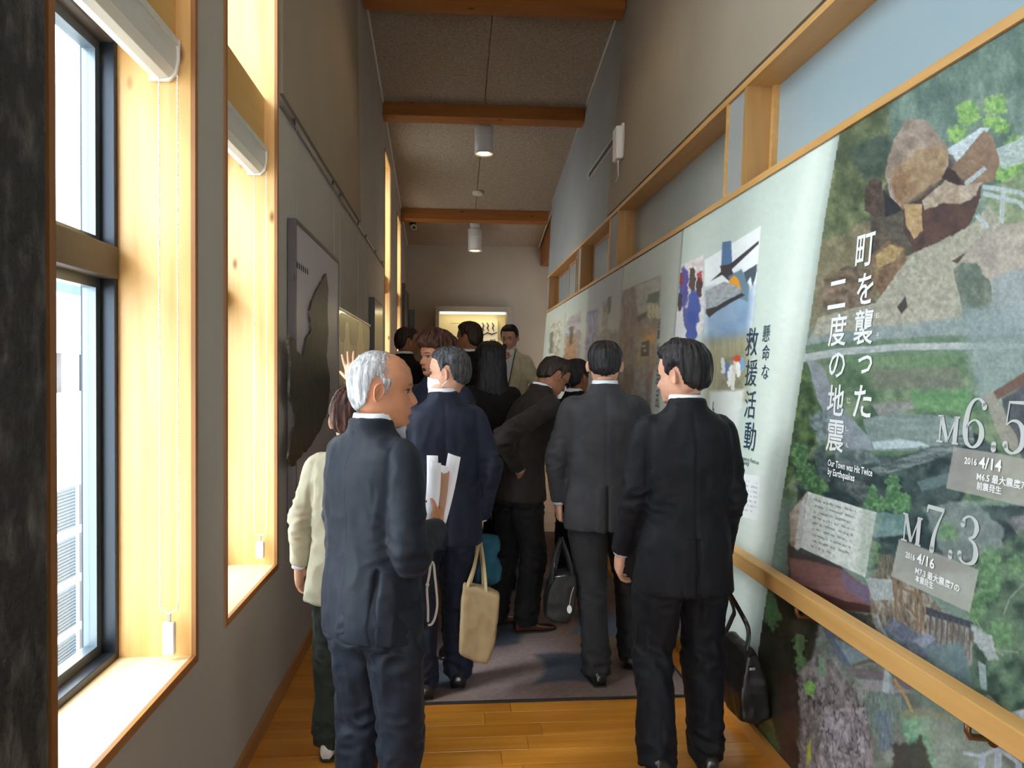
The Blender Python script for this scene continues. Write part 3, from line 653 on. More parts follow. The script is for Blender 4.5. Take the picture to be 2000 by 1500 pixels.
def make_head_mesh(mb, xf, age=0, sc_=1.0, na=NA, nz=NZ):
    lv = head_levels(nz); vs = []
    for z in lv:
        for k in range(na): vs.append(xf(head_pt(awarp(k, na), z, True, age)*sc_))
    fs = [(i*na+k, (i+1)*na+k, (i+1)*na+(k+1) % na, i*na+(k+1) % na) for i in range(nz) for k in range(na)]
    fs += [tuple(range(na)), tuple(range(nz*na, (nz+1)*na))[::-1]]
    mb.add(vs, fs)
    for sd in (1, -1):     # ears
        R_ = [(0, .0025), (.3, .004), (.5, .0075), (.66, .006), (.82, .0115), (.95, .0125), (1.02, .009), (1.0, .002), (.8, -.012)]
        ns = 20; vs = []
        for r, h in R_:
            for k in range(ns):
                a = 2*PI*k/ns; v_ = math.sin(a)*r; u_ = math.cos(a)*r
                u = -u_*.0155*(1+.30*v_)+(.004*v_ if v_ < 0 else 0); v = v_*.0285
                ang = math.radians(24)
                X = .0765-.12*abs(v)+h*1.15*math.cos(ang)+max(-u, 0)*.0+(-u+.012)*math.sin(ang)*.75; Y = -.010+u+h*.2
                vs.append(xf(Vector((sd*X, Y+.10*v, v-.004))*sc_))
        n = len(R_); fs = [(i*ns+k, i*ns+(k+1) % ns, (i+1)*ns+(k+1) % ns, (i+1)*ns+k) for i in range(n-1) for k in range(ns)]
        fs.append(tuple(range(ns)))
        if sd < 0: fs = [f[::-1] for f in fs]
        mb.add(vs, fs)
HL = [(0, .073), (35, .070), (55, .058), (66, .030), (71, .0), (76, -.008), (81, .026), (92, .036), (102, .026), (108, -.004), (115, -.036), (138, -.055), (180, -.066)]
def hair_line(azd, tab=HL):
    a = abs(((azd+180) % 360)-180)
    for (p, vp), (q, vq) in zip(tab[:-1], tab[1:]):
        if a <= q: t = (a-p)/(q-p); return vp+(vq-vp)*t
    return tab[-1][1]
def make_hair(xf, style, m, parent, seed=0, sc_=1.0, na=96, nz=64):
    cov = []; T = style.get('t', .014); tab = style.get('line', HL); bald = style.get('bald'); rough = style.get('rough', .005)
    fx = style.get('fringe', 0); lv = head_levels(nz); vs = []
    for z in lv:
        for k in range(na):
            az = 2*PI*k/na; p = head_pt(az, z, False); azd = math.degrees(az)
            a_ = abs(((azd+180) % 360)-180)
            ln = hair_line(azd, tab)+mnoise.noise(Vector((azd*.09, seed, 0)))*.006
            inside = sstep((z-ln)/.014)
            if z > .06 and tab is HL: inside = max(inside, sstep((z-ln)/.014))
            tt = T*(.75+.35*sstep((z-.0)/.08))
            if a_ < 60: tt += fx*sstep((60-a_)/40)
            if style.get('side'): tt *= 1+style['side']*sstep((a_-40)/40)*sstep((130-a_)/40)
            if bald == 'front':
                nn_ = mnoise.noise(Vector((p.x*60, p.y*30, z*60)))*.010
                dd = sstep((.052-p.y+nn_)/.085) if z > .035 else sstep((.036-p.y+nn_)/.030); inside *= dd
                tt = tt*(.45+.55*sstep((.095-z)/.05)); inside_g = inside; inside = inside**.35 if inside > 0 else 0
            if bald == 'crown':
                q = math.hypot(p.x, p.y+.045); tt *= .25+.75*sstep((q-.015)/.04) if z > .07 else 1
            q = Vector((azd*.05*math.cos(math.asin(max(-1, min(1, z/.12)))), z*9, seed*3.1))
            nz_ = mnoise.noise(Vector((math.sin(az)*9, math.cos(az)*9, z*9+seed)))*rough*1.5+mnoise.noise(Vector((math.sin(az)*34, math.cos(az)*34, z*12+seed)))*rough*.8
            cov.append(inside_g if bald == 'front' else inside); off = -.006+(tt+nz_+.006)*inside if inside > 0 else -.006
            d = Vector((p.x, p.y+.012, max(p.z, -.01)*.9+.0)).normalized()
            if z < -.02: d = Vector((p.x, p.y+.012, 0)).normalized()
            vs.append(xf((p+d*off)*sc_))
    fs = [(i*na+k, (i+1)*na+k, (i+1)*na+(k+1) % na, i*na+(k+1) % na) for i in range(nz-6) for k in range(na)] + [tuple(range(na))]
    mb = MB().add(vs[:na*(nz-5)], fs); o = mb.build('hair', m, parent, True)
    a = o.data.color_attributes.new('cover', 'FLOAT_COLOR', 'POINT'); cv = np.ones((na*(nz-5), 4)); cv[:, :3] = np.array(cov[:na*(nz-5)])[:, None]; a.data.foreach_set('color', cv.ravel().astype('f4')); return o
def patch(xf, x0, x1, z0, z1, off, m, nm, parent, nx=14, nzz=6, age=0, curve=0, sc_=1.0):
    """thin patch lying on the face (brow, lip)"""
    vs = []
    for lay in (off, -.003):
        for j in range(nzz+1):
            for i in range(nx+1):
                u = i/nx; v = j/nzz; x = x0+(x1-x0)*u; zc = (z0+z1)/2+curve*(1-(2*u-1)**2)
                hh = (z1-z0)/2*math.sqrt(max(0, 1-(2*u-1)**2))**.8; z = zc+(2*v-1)*hh
                w_ = lerp_tab(T_W, z); f = lerp_tab(T_F, z); q = min(abs(x)/w_, .98)
                y = -.012+(f+.012)*(1-q**2.25)**(1/2.25)+face_feat(x, z, age)+(lay*math.sqrt(max(0, 1-(2*v-1)**2)) if lay > 0 else lay)
                vs.append(xf(Vector((x, y, z))*sc_))
    n = (nx+1)*(nzz+1); fs = []
    for j in range(nzz):
        for i in range(nx): k = j*(nx+1)+i; fs.append((k, k+1, k+nx+2, k+nx+1))
    return MB().add(vs, fs).build(nm, m, parent, True)

def capsule_path(pts, rad, n=6):
    """smooth path through joints (Catmull) with radii"""
    P = [Vector(p) for p in pts]; out = []; rr = []
    for i in range(len(P)-1):
        p0 = P[max(i-1, 0)]; p1 = P[i]; p2 = P[i+1]; p3 = P[min(i+2, len(P)-1)]
        if i == 0: p0 = p1*2-p2
        if i == len(P)-2: p3 = p2*2-p1
        for k in range(n):
            t = k/n; q = .5*((2*p1)+(p2-p0)*t+(2*p0-5*p1+4*p2-p3)*t*t+(3*p1-p0-3*p2+p3)*t**3)
            out.append(q)
            a, b = rad[i], rad[i+1]
            if not hasattr(a, '__len__'): a = (a, a)
            if not hasattr(b, '__len__'): b = (b, b)
            rr.append((a[0]+(b[0]-a[0])*t, a[1]+(b[1]-a[1])*t))
    out.append(P[-1]); a = rad[-1]; rr.append(a if hasattr(a, '__len__') else (a, a)); return out, rr
def limb(mb, pts, rad, seg=14, n=6, up=None, endround=True):
    P, R_ = capsule_path(pts, rad, n)
    if endround:
        d0 = (P[0]-P[1]).normalized(); d1 = (P[-1]-P[-2]).normalized(); a, b = R_[0], R_[-1]
        P = [P[0]+d0*min(a)*.55]+P+[P[-1]+d1*min(b)*.55]; R_ = [(a[0]*.6, a[1]*.6)]+R_+[(b[0]*.6, b[1]*.6)]
    mb.tube(P, R_, seg)
def ring_loft(mb, rings, xf=lambda p: p, seg=40):
    """rings: (z, cx, cy, rx, ry, n)"""
    vs = []
    for (z, cx, cy, rx, ry, n) in rings:
        for k in range(seg):
            a = 2*PI*k/seg; s, c = math.sin(a), math.cos(a)
            vs.append(xf(Vector((cx+rx*math.copysign(abs(s)**(2/n), s), cy+ry*math.copysign(abs(c)**(2/n), c), z))))
    m_ = len(rings); fs = [(i*seg+k, i*seg+(k+1) % seg, (i+1)*seg+(k+1) % seg, (i+1)*seg+k) for i in range(m_-1) for k in range(seg)]
    fs += [tuple(range(seg))[::-1], tuple(range((m_-1)*seg, m_*seg))]
    mb.add(vs, fs)
def remesh(mb, vox, smooth_it=3, factor=.5):
    me = mesh('tmp', mb.v, mb.f); bm = bmesh.new(); bm.from_mesh(me); bmesh.ops.recalc_face_normals(bm, faces=bm.faces); bm.to_mesh(me); bm.free()
    o = bpy.data.objects.new('tmp', me); C.objects.link(o)
    r = o.modifiers.new('r', 'REMESH'); r.mode = 'VOXEL'; r.voxel_size = vox; r.use_smooth_shade = True
    if smooth_it: s = o.modifiers.new('s', 'SMOOTH'); s.factor = factor; s.iterations = smooth_it
    dg = bpy.context.evaluated_depsgraph_get(); out = bpy.data.meshes.new_from_object(o.evaluated_get(dg))
    bpy.data.objects.remove(o); bpy.data.meshes.remove(me)
    return out
def vget(me): a = np.zeros(len(me.vertices)*3); me.vertices.foreach_get('co', a); return a.reshape(-1, 3)
def nget(me): a = np.zeros(len(me.vertices)*3); me.vertex_normals.foreach_get('vector', a); return a.reshape(-1, 3)
def vset(me, a): me.vertices.foreach_set('co', a.ravel()); me.update()
def vnoise(P, sc_, seed=0, off=(0, 0, 0)):
    s = np.array(sc_)*np.ones(3); Q = P*s+np.array(off)+seed*7.3
    return np.array([mnoise.noise(Vector(q)) for q in Q])

def hand_geo(mb, wrist, d, palm, thumb_side, curl=(20, 25, 20), spread=4, thumb=(35, 15), s=1.0, thumb_in=.25):
    """wrist point, d = direction of fingers, palm = normal out of the palm; thumb_side = vector"""
    d = Vector(d).normalized(); palm = Vector(palm); palm = (palm-d*palm.dot(d)).normalized(); t = Vector(thumb_side); t = (t-d*t.dot(d)-palm*t.dot(palm)).normalized()
    W = Vector(wrist)
    def P(a, b, c): return W+t*(a*s)+palm*(b*s)+d*(c*s)
    # palm: short loft
    vs = []; seg = 14; rings = [(-.02, .0, .0, .026, .019), (.0, 0, 0, .028, .019), (.025, .002, -.001, .037, .018), (.055, .001, -.001, .042, .016), (.082, 0, .0, .042, .0135), (.092, 0, .0, .038, .010)]
    for (c, a0, b0, ra, rb) in rings:
        for k in range(seg):
            q = 2*PI*k/seg; vs.append(P(a0+ra*math.copysign(abs(math.cos(q))**.8, math.cos(q)), b0+rb*math.copysign(abs(math.sin(q))**.8, math.sin(q)), c))
    n = len(rings); fs = [(i*seg+k, i*seg+(k+1) % seg, (i+1)*seg+(k+1) % seg, (i+1)*seg+k) for i in range(n-1) for k in range(seg)]
    fs += [tuple(range(seg))[::-1], tuple(range((n-1)*seg, n*seg))]; mb.add(vs, fs)
    mb.tube([P(.020, .006, .015), P(.030, .012, .035), P(.028, .010, .060)], [(.012*s,)*2, (.0155*s,)*2, (.010*s,)*2], 10)   # thumb ball
    for i, (a, ln, r) in enumerate(((.031, .074, .0088), (.0105, .082, .009), (-.010, .077, .0086), (-.029, .060, .0076))):
        ang = 0; p = P(a*.95, 0, .070 if i < 3 else .066); pts = [p.copy()]; rr = [r*1.12*s]
        sp = math.radians(spread*(1.5-i)); base = (d*math.cos(sp)+t*math.sin(sp)).normalized()
        segs = [.022, ln*.45, ln*.31, ln*.26]; an = [0]+list(curl)
        for k, (L_, da) in enumerate(zip(segs, an)):
            ang += math.radians(da*(1+.06*i)); dr = base*math.cos(ang)+palm*math.sin(ang)
            p = p+dr*(L_*s); pts.append(p.copy()); rr.append(r*(1.06 if k == 0 else (1.0, .96, .9, .74)[k])*s)
        mb.tube([pts[0]]+[pts[0].lerp(pts[1], .5)]+pts[1:]+[pts[-1]+dr*.003*s], [rr[0]]+[rr[0]]+rr[1:]+[rr[-1]*.55], 10)
    # thumb leaves the side of the palm near its base
    a0, a1 = math.radians(thumb[0]), math.radians(thumb[0]-thumb[1]); pin = thumb_in
    d1 = (d*math.cos(a0)+t*math.sin(a0)+palm*pin).normalized(); d2 = (d*math.cos(a1)+t*math.sin(a1)+palm*(pin+.25)).normalized()
    p0 = P(.022, .006, .020); p1 = p0+d1*.042*s; p2 = p1+d2*.032*s; p3 = p2+d2*.024*s
    mb.tube([p0, p0.lerp(p1, .5), p1, p2, p3, p3+d2*.003*s], [.0125*s, .0125*s, .0105*s, .0095*s, .0075*s, .004*s], 10)

def skin_mat(nm, c, c2): return mat(nm, c, .48, c2, scale=(16,)*3, sss=.10, bump=.12, bscale=500, bdist=.001, spec=.35)
SK_A = skin_mat('skin_tan', (.56, .26, .15), (.46, .19, .10))
SK_B = skin_mat('skin_light', (.64, .36, .25), (.55, .28, .19))
SK_C = skin_mat('skin_warm_brown', (.40, .18, .10), (.32, .13, .07))
def hair_mat(nm, c, c2, rough=.45, s=(90, 90, 22), thin=False):
    m = mat(nm, c, rough, c2, scale=s, detail=4, bump=.8, bscale=(160, 160, 30), bdist=.006, contrast=(.4, .62), spec=.3)
    if thin:      # thinning hair: strands leave gaps where the growth is sparse
        nt = m.node_tree; a = nd(nt, 'ShaderNodeAttribute', attribute_name='cover'); n = nd(nt, 'ShaderNodeTexNoise', Scale=1.0, Detail=3); mp = nd(nt, 'ShaderNodeMapping'); mp.inputs['Scale'].default_value = (90, 240, 130)
        tc = nd(nt, 'ShaderNodeTexCoord'); nt.links.new(tc.outputs['Object'], mp.inputs[0]); nt.links.new(mp.outputs[0], n.inputs['Vector'])
        s1 = nd(nt, 'ShaderNodeMath', operation='SUBTRACT'); nt.links.new(a.outputs['Fac'], s1.inputs[0]); nt.links.new(n.outputs['Fac'], s1.inputs[1])
        s2 = nd(nt, 'ShaderNodeMath', operation='MULTIPLY_ADD', use_clamp=True); s2.inputs[1].default_value = 3.2; s2.inputs[2].default_value = .35; nt.links.new(s1.outputs[0], s2.inputs[0])
        nt.links.new(s2.outputs[0], nt.nodes['Principled BSDF'].inputs['Alpha'])
    return m
H_BLACK = hair_mat('hair_black', (.006, .005, .006), (.022, .020, .024))
H_BROWN = hair_mat('hair_dark_brown', (.012, .007, .005), (.045, .026, .018))
H_RED = hair_mat('hair_reddish', (.035, .012, .008), (.12, .045, .03))
H_GREY = hair_mat('hair_silver', (.26, .26, .28), (.50, .50, .52), .6, thin=True)
H_MIX = hair_mat('hair_greying', (.015, .015, .018), (.09, .09, .10))
def cloth(nm, c, c2, rough=.8, sheen=.25, bs=900): return mat(nm, c, rough, c2, scale=(14, 14, 14), bump=.25, bscale=bs, bdist=.0012, sheen=sheen*.08, spec=.22)
C_NAVY = cloth('suit_navy_sheen', (.0075, .0105, .019), (.011, .0155, .026), .6, .35)
C_NAVY2 = cloth('suit_dark_navy', (.010, .013, .028), (.014, .018, .037), .65, .3)
C_BLACK = cloth('suit_black', (.0045, .0055, .009), (.0075, .0085, .012), .65, .2)
C_GREY = cloth('suit_charcoal_grey', (.034, .033, .038), (.046, .045, .051), .75, .3)
C_DGREY = cloth('trouser_charcoal', (.022, .022, .025), (.03, .03, .034), .75, .2)
C_BRN = cloth('suit_black_brown', (.020, .014, .012), (.028, .020, .017), .75, .25)
C_BEIGE = cloth('jacket_beige', (.43, .40, .30), (.37, .345, .25), .8, .3)
C_OLIVE = cloth('trouser_dark_olive', (.020, .026, .021), (.030, .036, .030), .7, .2)
C_SAGE = cloth('jacket_pale_sage', (.66, .64, .48), (.56, .54, .40), .8, .3)
C_DARKC = cloth('clothes_near_black', (.007, .006, .006), (.012, .010, .010), .85, .1)
C_SHIRT = mat('shirt_white', (.72, .76, .84), .7, bump=.15, bscale=300)
M_SHOE = mat('shoe_black_leather', (.012, .011, .011), .3, coat=.3); M_SHOEB = mat('shoe_brown_leather', (.07, .022, .012), .22, coat=.5); M_SHOEW = mat('shoe_white', (.66, .64, .60), .5)
M_SOLE = mat('shoe_sole', (.02, .018, .016), .7)

def shoe(parent, ankle, yaw, pitch, m, s=1.0, sole=M_SOLE):
    """ankle point (local), yaw of the toe, pitch > 0 lifts the heel"""
    A = Vector(ankle); Rm = Matrix.Rotation(yaw, 3, 'Z')@Matrix.Rotation(-pitch, 3, 'X')
    tab = [(-.078, .022, .055, .0), (-.070, .030, .082, 0), (-.04, .036, .094, 0), (0, .037, .088, 0), (.035, .040, .068, .002), (.08, .046, .052, .004), (.125, .047, .042, .003), (.165, .038, .034, .0), (.188, .020, .024, .0), (.193, .006, .016, 0)]
    def lo(nm, z0f, z1f, mm, grow=0):
        vs = []; seg = 20
        for (y, hw, h, dx) in tab:
            for k in range(seg):
                a = 2*PI*k/seg; c, s_ = math.cos(a), math.sin(a); z0, z1 = z0f(h), z1f(h)
                zc, hz = (z0+z1)/2, (z1-z0)/2
                x = dx+(hw+grow)*math.copysign(abs(c)**(.75 if s_ < 0 else 1.0), c); z = zc+hz*math.copysign(abs(s_)**.7, s_)
                vs.append(A+Rm@(Vector((x, y*(1+grow*2), z-.085))*s))
        n = len(tab); fs = [(i*seg+k, i*seg+(k+1) % seg, (i+1)*seg+(k+1) % seg, (i+1)*seg+k) for i in range(n-1) for k in range(seg)]+[tuple(range(seg))[::-1], tuple(range((n-1)*seg, n*seg))]
        return MB().add(vs, fs).build(nm, mm, parent, True)
    o = lo('shoe', lambda h: .012, lambda h: max(h, .02), m); 
    so_ = lo('sole', lambda h: 0, lambda h: .016, sole, .003)
    mi = o.matrix_world; so_.parent = o
    return o

class Person: pass
def person(loc, rz, H, label, skin=SK_B, jacket=C_NAVY, trousers=None, hair=H_BLACK, hstyle=None, head_yaw=0, head_pitch=0, head_roll=0, head_off=(0, 0, 0),
           lean=0, side=0, bulk=1.0, arms=None, legs=None, age=0, vent='centre', hem=.80, skirt=0, shoes=M_SHOE, shirt=C_SHIRT, vox=.005, jvox=.008, hands=True,
           fold=1.0, seed=1, brows=True, collar=True, eyes=True, lapel=False, trouser_w=1.0, hs=1.0, group=None, neck_fwd=0, jlen_open=0, details=None):
    k = H/1.70; root_name = 'person'
    hipz = .90
    def txf(p):   # torso bend: lean forward (about x) and to the side
        p = Vector(p); t = sstep((p.z-hipz)/.45)
        if p.z > hipz:
            q = p-Vector((0, 0, hipz)); q = Matrix.Rotation(-math.radians(lean)*t, 3, 'X')@Matrix.Rotation(math.radians(side)*t, 3, 'Y')@q; p = q+Vector((0, 0, hipz))
        return p*k
    b = bulk
    # ---- head frame
    neck_top = txf((0, .005+neck_fwd*.5, 1.50)); hc = txf((0, .012+neck_fwd, 1.582))+Vector(head_off)
    HR = Matrix.Rotation(math.radians(head_yaw), 3, 'Z')@Matrix.Rotation(math.radians(-head_pitch), 3, 'X')@Matrix.Rotation(math.radians(head_roll), 3, 'Y')
    hxf = lambda p: hc+HR@p
    # ---- body
    A = {1: dict(sh=(.152*b, -.008, 1.372), el=(.205, -.02, 1.12), wr=(.212, .06, .90), d=(0, .15, -1), palm=(-1, 0, 0), th=(0, 1, 0), curl=(22, 28, 20)),
         -1: dict(sh=(-.152*b, -.008, 1.372), el=(-.205, -.02, 1.12), wr=(-.212, .06, .90), d=(0, .15, -1), palm=(1, 0, 0), th=(0, 1, 0), curl=(22, 28, 20))}
    for s_ in (1, -1):
        if arms and s_ in arms: A[s_].update(arms[s_])
    Lg = {1: dict(hip=(.088, 0, .88), kn=(.105, .02, .48), an=(.11, -.01, .085), yaw=-8, pitch=0), -1: dict(hip=(-.088, 0, .88), kn=(-.105, .02, .48), an=(-.11, -.01, .085), yaw=8, pitch=0)}
    for s_ in (1, -1):
        if legs and s_ in legs: Lg[s_].update(legs[s_])
    V3 = lambda p: Vector(p)*k
    bm_ = MB()
    ring_loft(bm_, [(z, 0, cy, rx*b, ry*b, 2.2) for z, cy, rx, ry in [(.82, -.005, .13, .09), (.92, -.01, .145, .10), (1.05, 0, .125, .09), (1.22, .0, .15, .10), (1.36, -.005, .155, .085), (1.42, -.01, .10, .06), (1.45, -.012, .062, .055)]], txf, 24)
    nb = txf((0, -.012, 1.40)); limb(bm_, [nb, txf((0, -.004, 1.47)), neck_top, hxf(Vector((0, -.022, -.045)))], [.060*k, .054*k, .053*k, .056*k], 18, 5)
    for s_ in (1, -1):
        a = A[s_]; sh = txf(a['sh']); el, wr = V3(a['el']), V3(a['wr'])
        limb(bm_, [sh, sh.lerp(el, .5), el, el.lerp(wr, .35), wr], [.045*k, .042*k, .036*k, .037*k, (.025*k, .025*k)], 12, 4)
        if hands and a.get('hand', True): hand_geo(bm_, wr, a['d'], a['palm'], a['th'], a['curl'], s=.97*k, thumb=a.get('thumb', (35, 15)), thumb_in=a.get('thumb_in', .25), spread=a.get('spread', 4))
        l = Lg[s_]; hp, kn, an = V3(l['hip']), V3(l['kn']), V3(l['an'])
        limb(bm_, [hp, kn, an], [.075*k, .048*k, .034*k], 12, 4)
    bme = remesh(bm_, vox, 2)
    hm = MB(); make_head_mesh(hm, hxf, age, hs)
    me2 = mesh('h', hm.v, hm.f)
    bmm = bmesh.new(); bmm.from_mesh(bme); bmm.from_mesh(me2); bmesh.ops.recalc_face_normals(bmm, faces=bmm.faces); bmm.to_mesh(bme); bmm.free(); bpy.data.meshes.remove(me2)
    bme.name = 'person'
    root = link('person', bme, skin, None, True); tag(root, label, 'person', group)
    root.location = loc; root.rotation_euler = (0, 0, math.radians(rz))
    # ---- face pieces
    if eyes:
        mw, mi = mat('eye_white', (.38, .33, .30), .3), mat('eye_iris', (.02, .012, .01), .15)
        for s_ in (1, -1):
            eo = patch(hxf, s_*.031-.0125, s_*.031+.0125, -.0035, .0045, .0010, mw, 'eye', root, 16, 6, sc_=hs)
            patch(hxf, s_*.031-.0052, s_*.031+.0052, -.0040, .0052, .0018, mi, 'iris', eo, 12, 6, sc_=hs)
            patch(hxf, s_*.031-.0150, s_*.031+.0150, .0030, .0075, .0022, mat('eyelid_line', (.05, .03, .025), .6), 'eyelid', root, curve=.0025, sc_=hs)
            if brows: patch(hxf, s_*.031-.018, s_*.031+.018, .0185, .0245, .002, hair if hair is not H_GREY else mat('brow_grey', (.16, .12, .10), .6), 'eyebrow', root, curve=.003, sc_=hs)
        patch(hxf, -.024, .024, -.073, -.0555, .0012, mat('lip_red' if skin is not SK_A else 'lip_tan', (.46, .18, .14) if skin is not SK_A else (.48, .20, .12), .45), 'lips', root, 18, 8, sc_=hs)
    make_hair(hxf, hstyle or {}, hair, root, seed, hs)
    # ---- jacket
    j = MB(); he = hem
    rings = [(he, -.008, .196+skirt, .145), (he+.06, -.010, .194+skirt*.8, .145), (.93, -.010, .187, .140), (1.04, -.004, .172, .128), (1.15, .0, .177, .130), (1.26, .0, .184, .132), (1.32, -.005, .184, .124), (1.37, -.009, .182, .108), (1.398, -.012, .168, .092), (1.420, -.014, .138, .082), (1.442, -.016, .102, .076), (1.464, -.017, .080, .071)]
    if collar: rings += [(1.486, -.019, .0745, .069), (1.494, -.021, .072, .066)]
    rings = [(z, 0, cy, rx*b, (ry*b if z < 1.45 else ry), 2.5 if z < 1.4 else 2.1) for z, cy, rx, ry in rings]
    ring_loft(j, rings, txf)
    for s_ in (1, -1):
        a = A[s_]; sh = txf(a['sh']); el, wr = V3(a['el']), V3(a['wr']); inn = txf((s_*.09*b, -.010, 1.365))
        dd = (wr-el).normalized(); cuff = wr-dd*.012*k
        limb(j, [inn, sh, sh.lerp(el, .5), el, el.lerp(cuff, .5), cuff], [(.050*k, .050*k), (.056*k*b, .060*k*b), (.060*k*b, .062*k), (.056*k, .058*k), (.051*k, .050*k), (.041*k, .044*k)], 18, 5, endround=False)
    jme = remesh(j, jvox, 5, .55)
    P = vget(jme); N = nget(jme); p = P/k
    el_w = np.zeros(len(P)); 
    for s_ in (1, -1):
        el = np.array(A[s_]['el']); el_w = np.maximum(el_w, np.exp(-(np.linalg.norm(p-el, axis=1)/.12)**2))
    tors = (np.abs(p[:, 0]) < .19*b).astype(float)
    n1 = vnoise(p, (7, 7, 3.2), seed); n2 = vnoise(p, (16, 16, 9), seed+1, (0, 3, 0)); n3 = vnoise(p, (13, 13, 26), seed+2)
    ridge = 1-np.abs(n2)*2.2
    disp = fold*(.010*n1+.0035*ridge+el_w*(.010*(1-2.4*np.abs(n3))))
    armpit = np.exp(-((np.abs(p[:, 0])-.158*b)/.04)**2)*np.exp(-((p[:, 2]-1.22)/.12)**2)*(p[:, 1] < .03); disp += fold*armpit*.006*(1-2*np.abs(vnoise(p, (30, 10, 6), seed+5)))
    # centre back seam, side seams and vents
    back = (p[:, 1] < -.02) & (p[:, 2] < 1.45); cx = np.abs(p[:, 0]); inarm = cx > .215*b
    disp -= np.where(back, .0035*np.exp(-(p[:, 0]/.006)**2), 0)
    if vent == 'centre': v_ = back & (p[:, 2] < he+.22); disp -= np.where(v_, .012*np.exp(-((p[:, 0]-.004)/.007)**2), 0); disp += np.where(v_, .004*((p[:, 0] < 0) & (p[:, 0] > -.05)), 0)
    if vent == 'side':
        for sx in (-.135, .135): v_ = back & (p[:, 2] < he+.24); disp -= np.where(v_, .016*np.exp(-((p[:, 0]-sx*b)/.008)**2), 0)
    # armhole seam
    for s_ in (1, -1):
        sx = .158*b; disp -= np.where((p[:, 2] > 1.22) & (p[:, 2] < 1.46), .0025*np.exp(-((p[:, 0]*s_-sx)/.006)**2), 0)
    P = P+N*disp[:, None]*k
    # crisp hem
    torso_pt = (P[:, 2] < (he+.035)*k) & (np.hypot(P[:, 0], P[:, 1]) < .27*k) & (np.abs(p[:, 0]) < .215)
    vset(jme, P); jme.name = 'jacket'
    jo = link('jacket', jme, jacket, root, True)
    # ---- shirt collar + cuffs
    if collar and shirt:
        cm = MB(); prof = [(1.460, .071), (1.503, .0635), (1.507, .062), (1.503, .0600), (1.460, .066)]; vs = []; sg = 36
        for z, r in prof:
            for q in range(sg):
                a = 2*PI*q/sg; rr = r; zz = z+(.004 if math.cos(a) < 0 else -.016*math.cos(a)**2); vs.append(txf((rr*math.sin(a), -.010+neck_fwd*.3*(z-1.46)/.05+rr*math.cos(a)*1.02, zz)))
        fs = [(i*sg+q, i*sg+(q+1) % sg, (i+1)*sg+(q+1) % sg, (i+1)*sg+q) for i in range(len(prof)-1) for q in range(sg)]
        cm.add(vs, fs).build('shirt_collar', shirt, root, True)
        for s_ in (1, -1):
            a = A[s_]
            if not a.get('hand', True) or not hands: continue
            el, wr = V3(a['el']), V3(a['wr']); dd = (wr-el).normalized()
            MB().tube([wr-dd*.04*k, wr+dd*.001*k], [.033*k, .032*k], 18).build('shirt_cuff', shirt, root, True)
    # ---- trousers
    t = MB(); tr_ = trousers or jacket; tw = trouser_w
    ring_loft(t, [(z, 0, cy, rx, ry, 2.4) for z, cy, rx, ry in [(.78, -.01, .165, .125), (.86, -.012, .175, .13), (.95, -.008, .165, .12), (1.02, 0, .150, .11)]], lambda q: Vector(q)*k, 30)
    for s_ in (1, -1):
        l = Lg[s_]; hp, kn, an = V3(l['hip']), V3(l['kn']), V3(l['an']); mid = kn.lerp(an, .5)
        limb(t, [hp+Vector((0, 0, .02)), hp.lerp(kn, .45), kn, mid, an+Vector((0, 0, -.03*k))], [(.098*k*tw, .098*k), (.090*k*tw, .092*k), (.072*k*tw, .074*k), (.066*k*tw, .070*k), (.062*k*tw, .066*k)], 18, 5, endround=False)
    tme = remesh(t, jvox, 3, .5); P = vget(tme); N = nget(tme); p = P/k
    n1 = vnoise(p, (9, 9, 3), seed+3); n2 = vnoise(p, (14, 14, 20), seed+4); n3 = vnoise(p, (22, 22, 7), seed+6)
    kneew = np.exp(-((p[:, 2]-.45)/.10)**2); ank = np.exp(-((p[:, 2]-.12)/.10)**2); cr = np.exp(-((p[:, 2]-.76)/.09)**2)
    disp = fold*(.013*n1+.005*(1-2*np.abs(n3))+(.010*kneew+.013*ank+.009*cr)*(1-2.4*np.abs(n2)))
    vset(tme, P+N*disp[:, None]*k); tme.name = 'trousers'; link('trousers', tme, tr_, root, True)
    # ---- shoes
    for s_ in (1, -1):
        l = Lg[s_]; shoe(root, V3(l['an']), math.radians(l['yaw']), math.radians(l['pitch']), shoes, k*.98)
    r = Person(); r.root = root; r.hxf = hxf; r.A = A; r.k = k; r.txf = txf; r.M = Matrix.Translation(Vector(loc))@Matrix.Rotation(math.radians(rz), 4, 'Z'); r.wr = {s_: r.M@V3(A[s_]['wr']) for s_ in (1, -1)}; r.HR = HR; r.hc = hc; r.hs = hs
    return r
def glasses(P, lab=None, m=None):
    m = m or mat('glasses_metal', (.35, .30, .25), .25, metal=1); mb = MB(); X = P.hxf
    g = MB()
    for s_ in (1, -1):
        pts = [X(Vector((s_*.033+.022*math.cos(a), .106-.012*abs(math.cos(a)) if False else .107, .001+.0165*math.sin(a)))*P.hs) for a in [2*PI*i/18 for i in range(19)]]
        g.tube(pts, .0011, 6, cap=False); g.tube([X(Vector((s_*.055, .106, .006))*P.hs), X(Vector((s_*.076, .09, .007))*P.hs), X(Vector((s_*.082, -.002, .008))*P.hs), X(Vector((s_*.080, -.018, -.008))*P.hs)], .0011, 6)
    g.tube([X(Vector((-.011, .107, .005))*P.hs), X(Vector((0, .111, .008))*P.hs), X(Vector((.011, .107, .005))*P.hs)], .0011, 6)
    return g.build('glasses', m, P.root, True)
# ---------------------------------------------------------------- the cast
def gx(px, py, Y): return atY(px, py, Y)
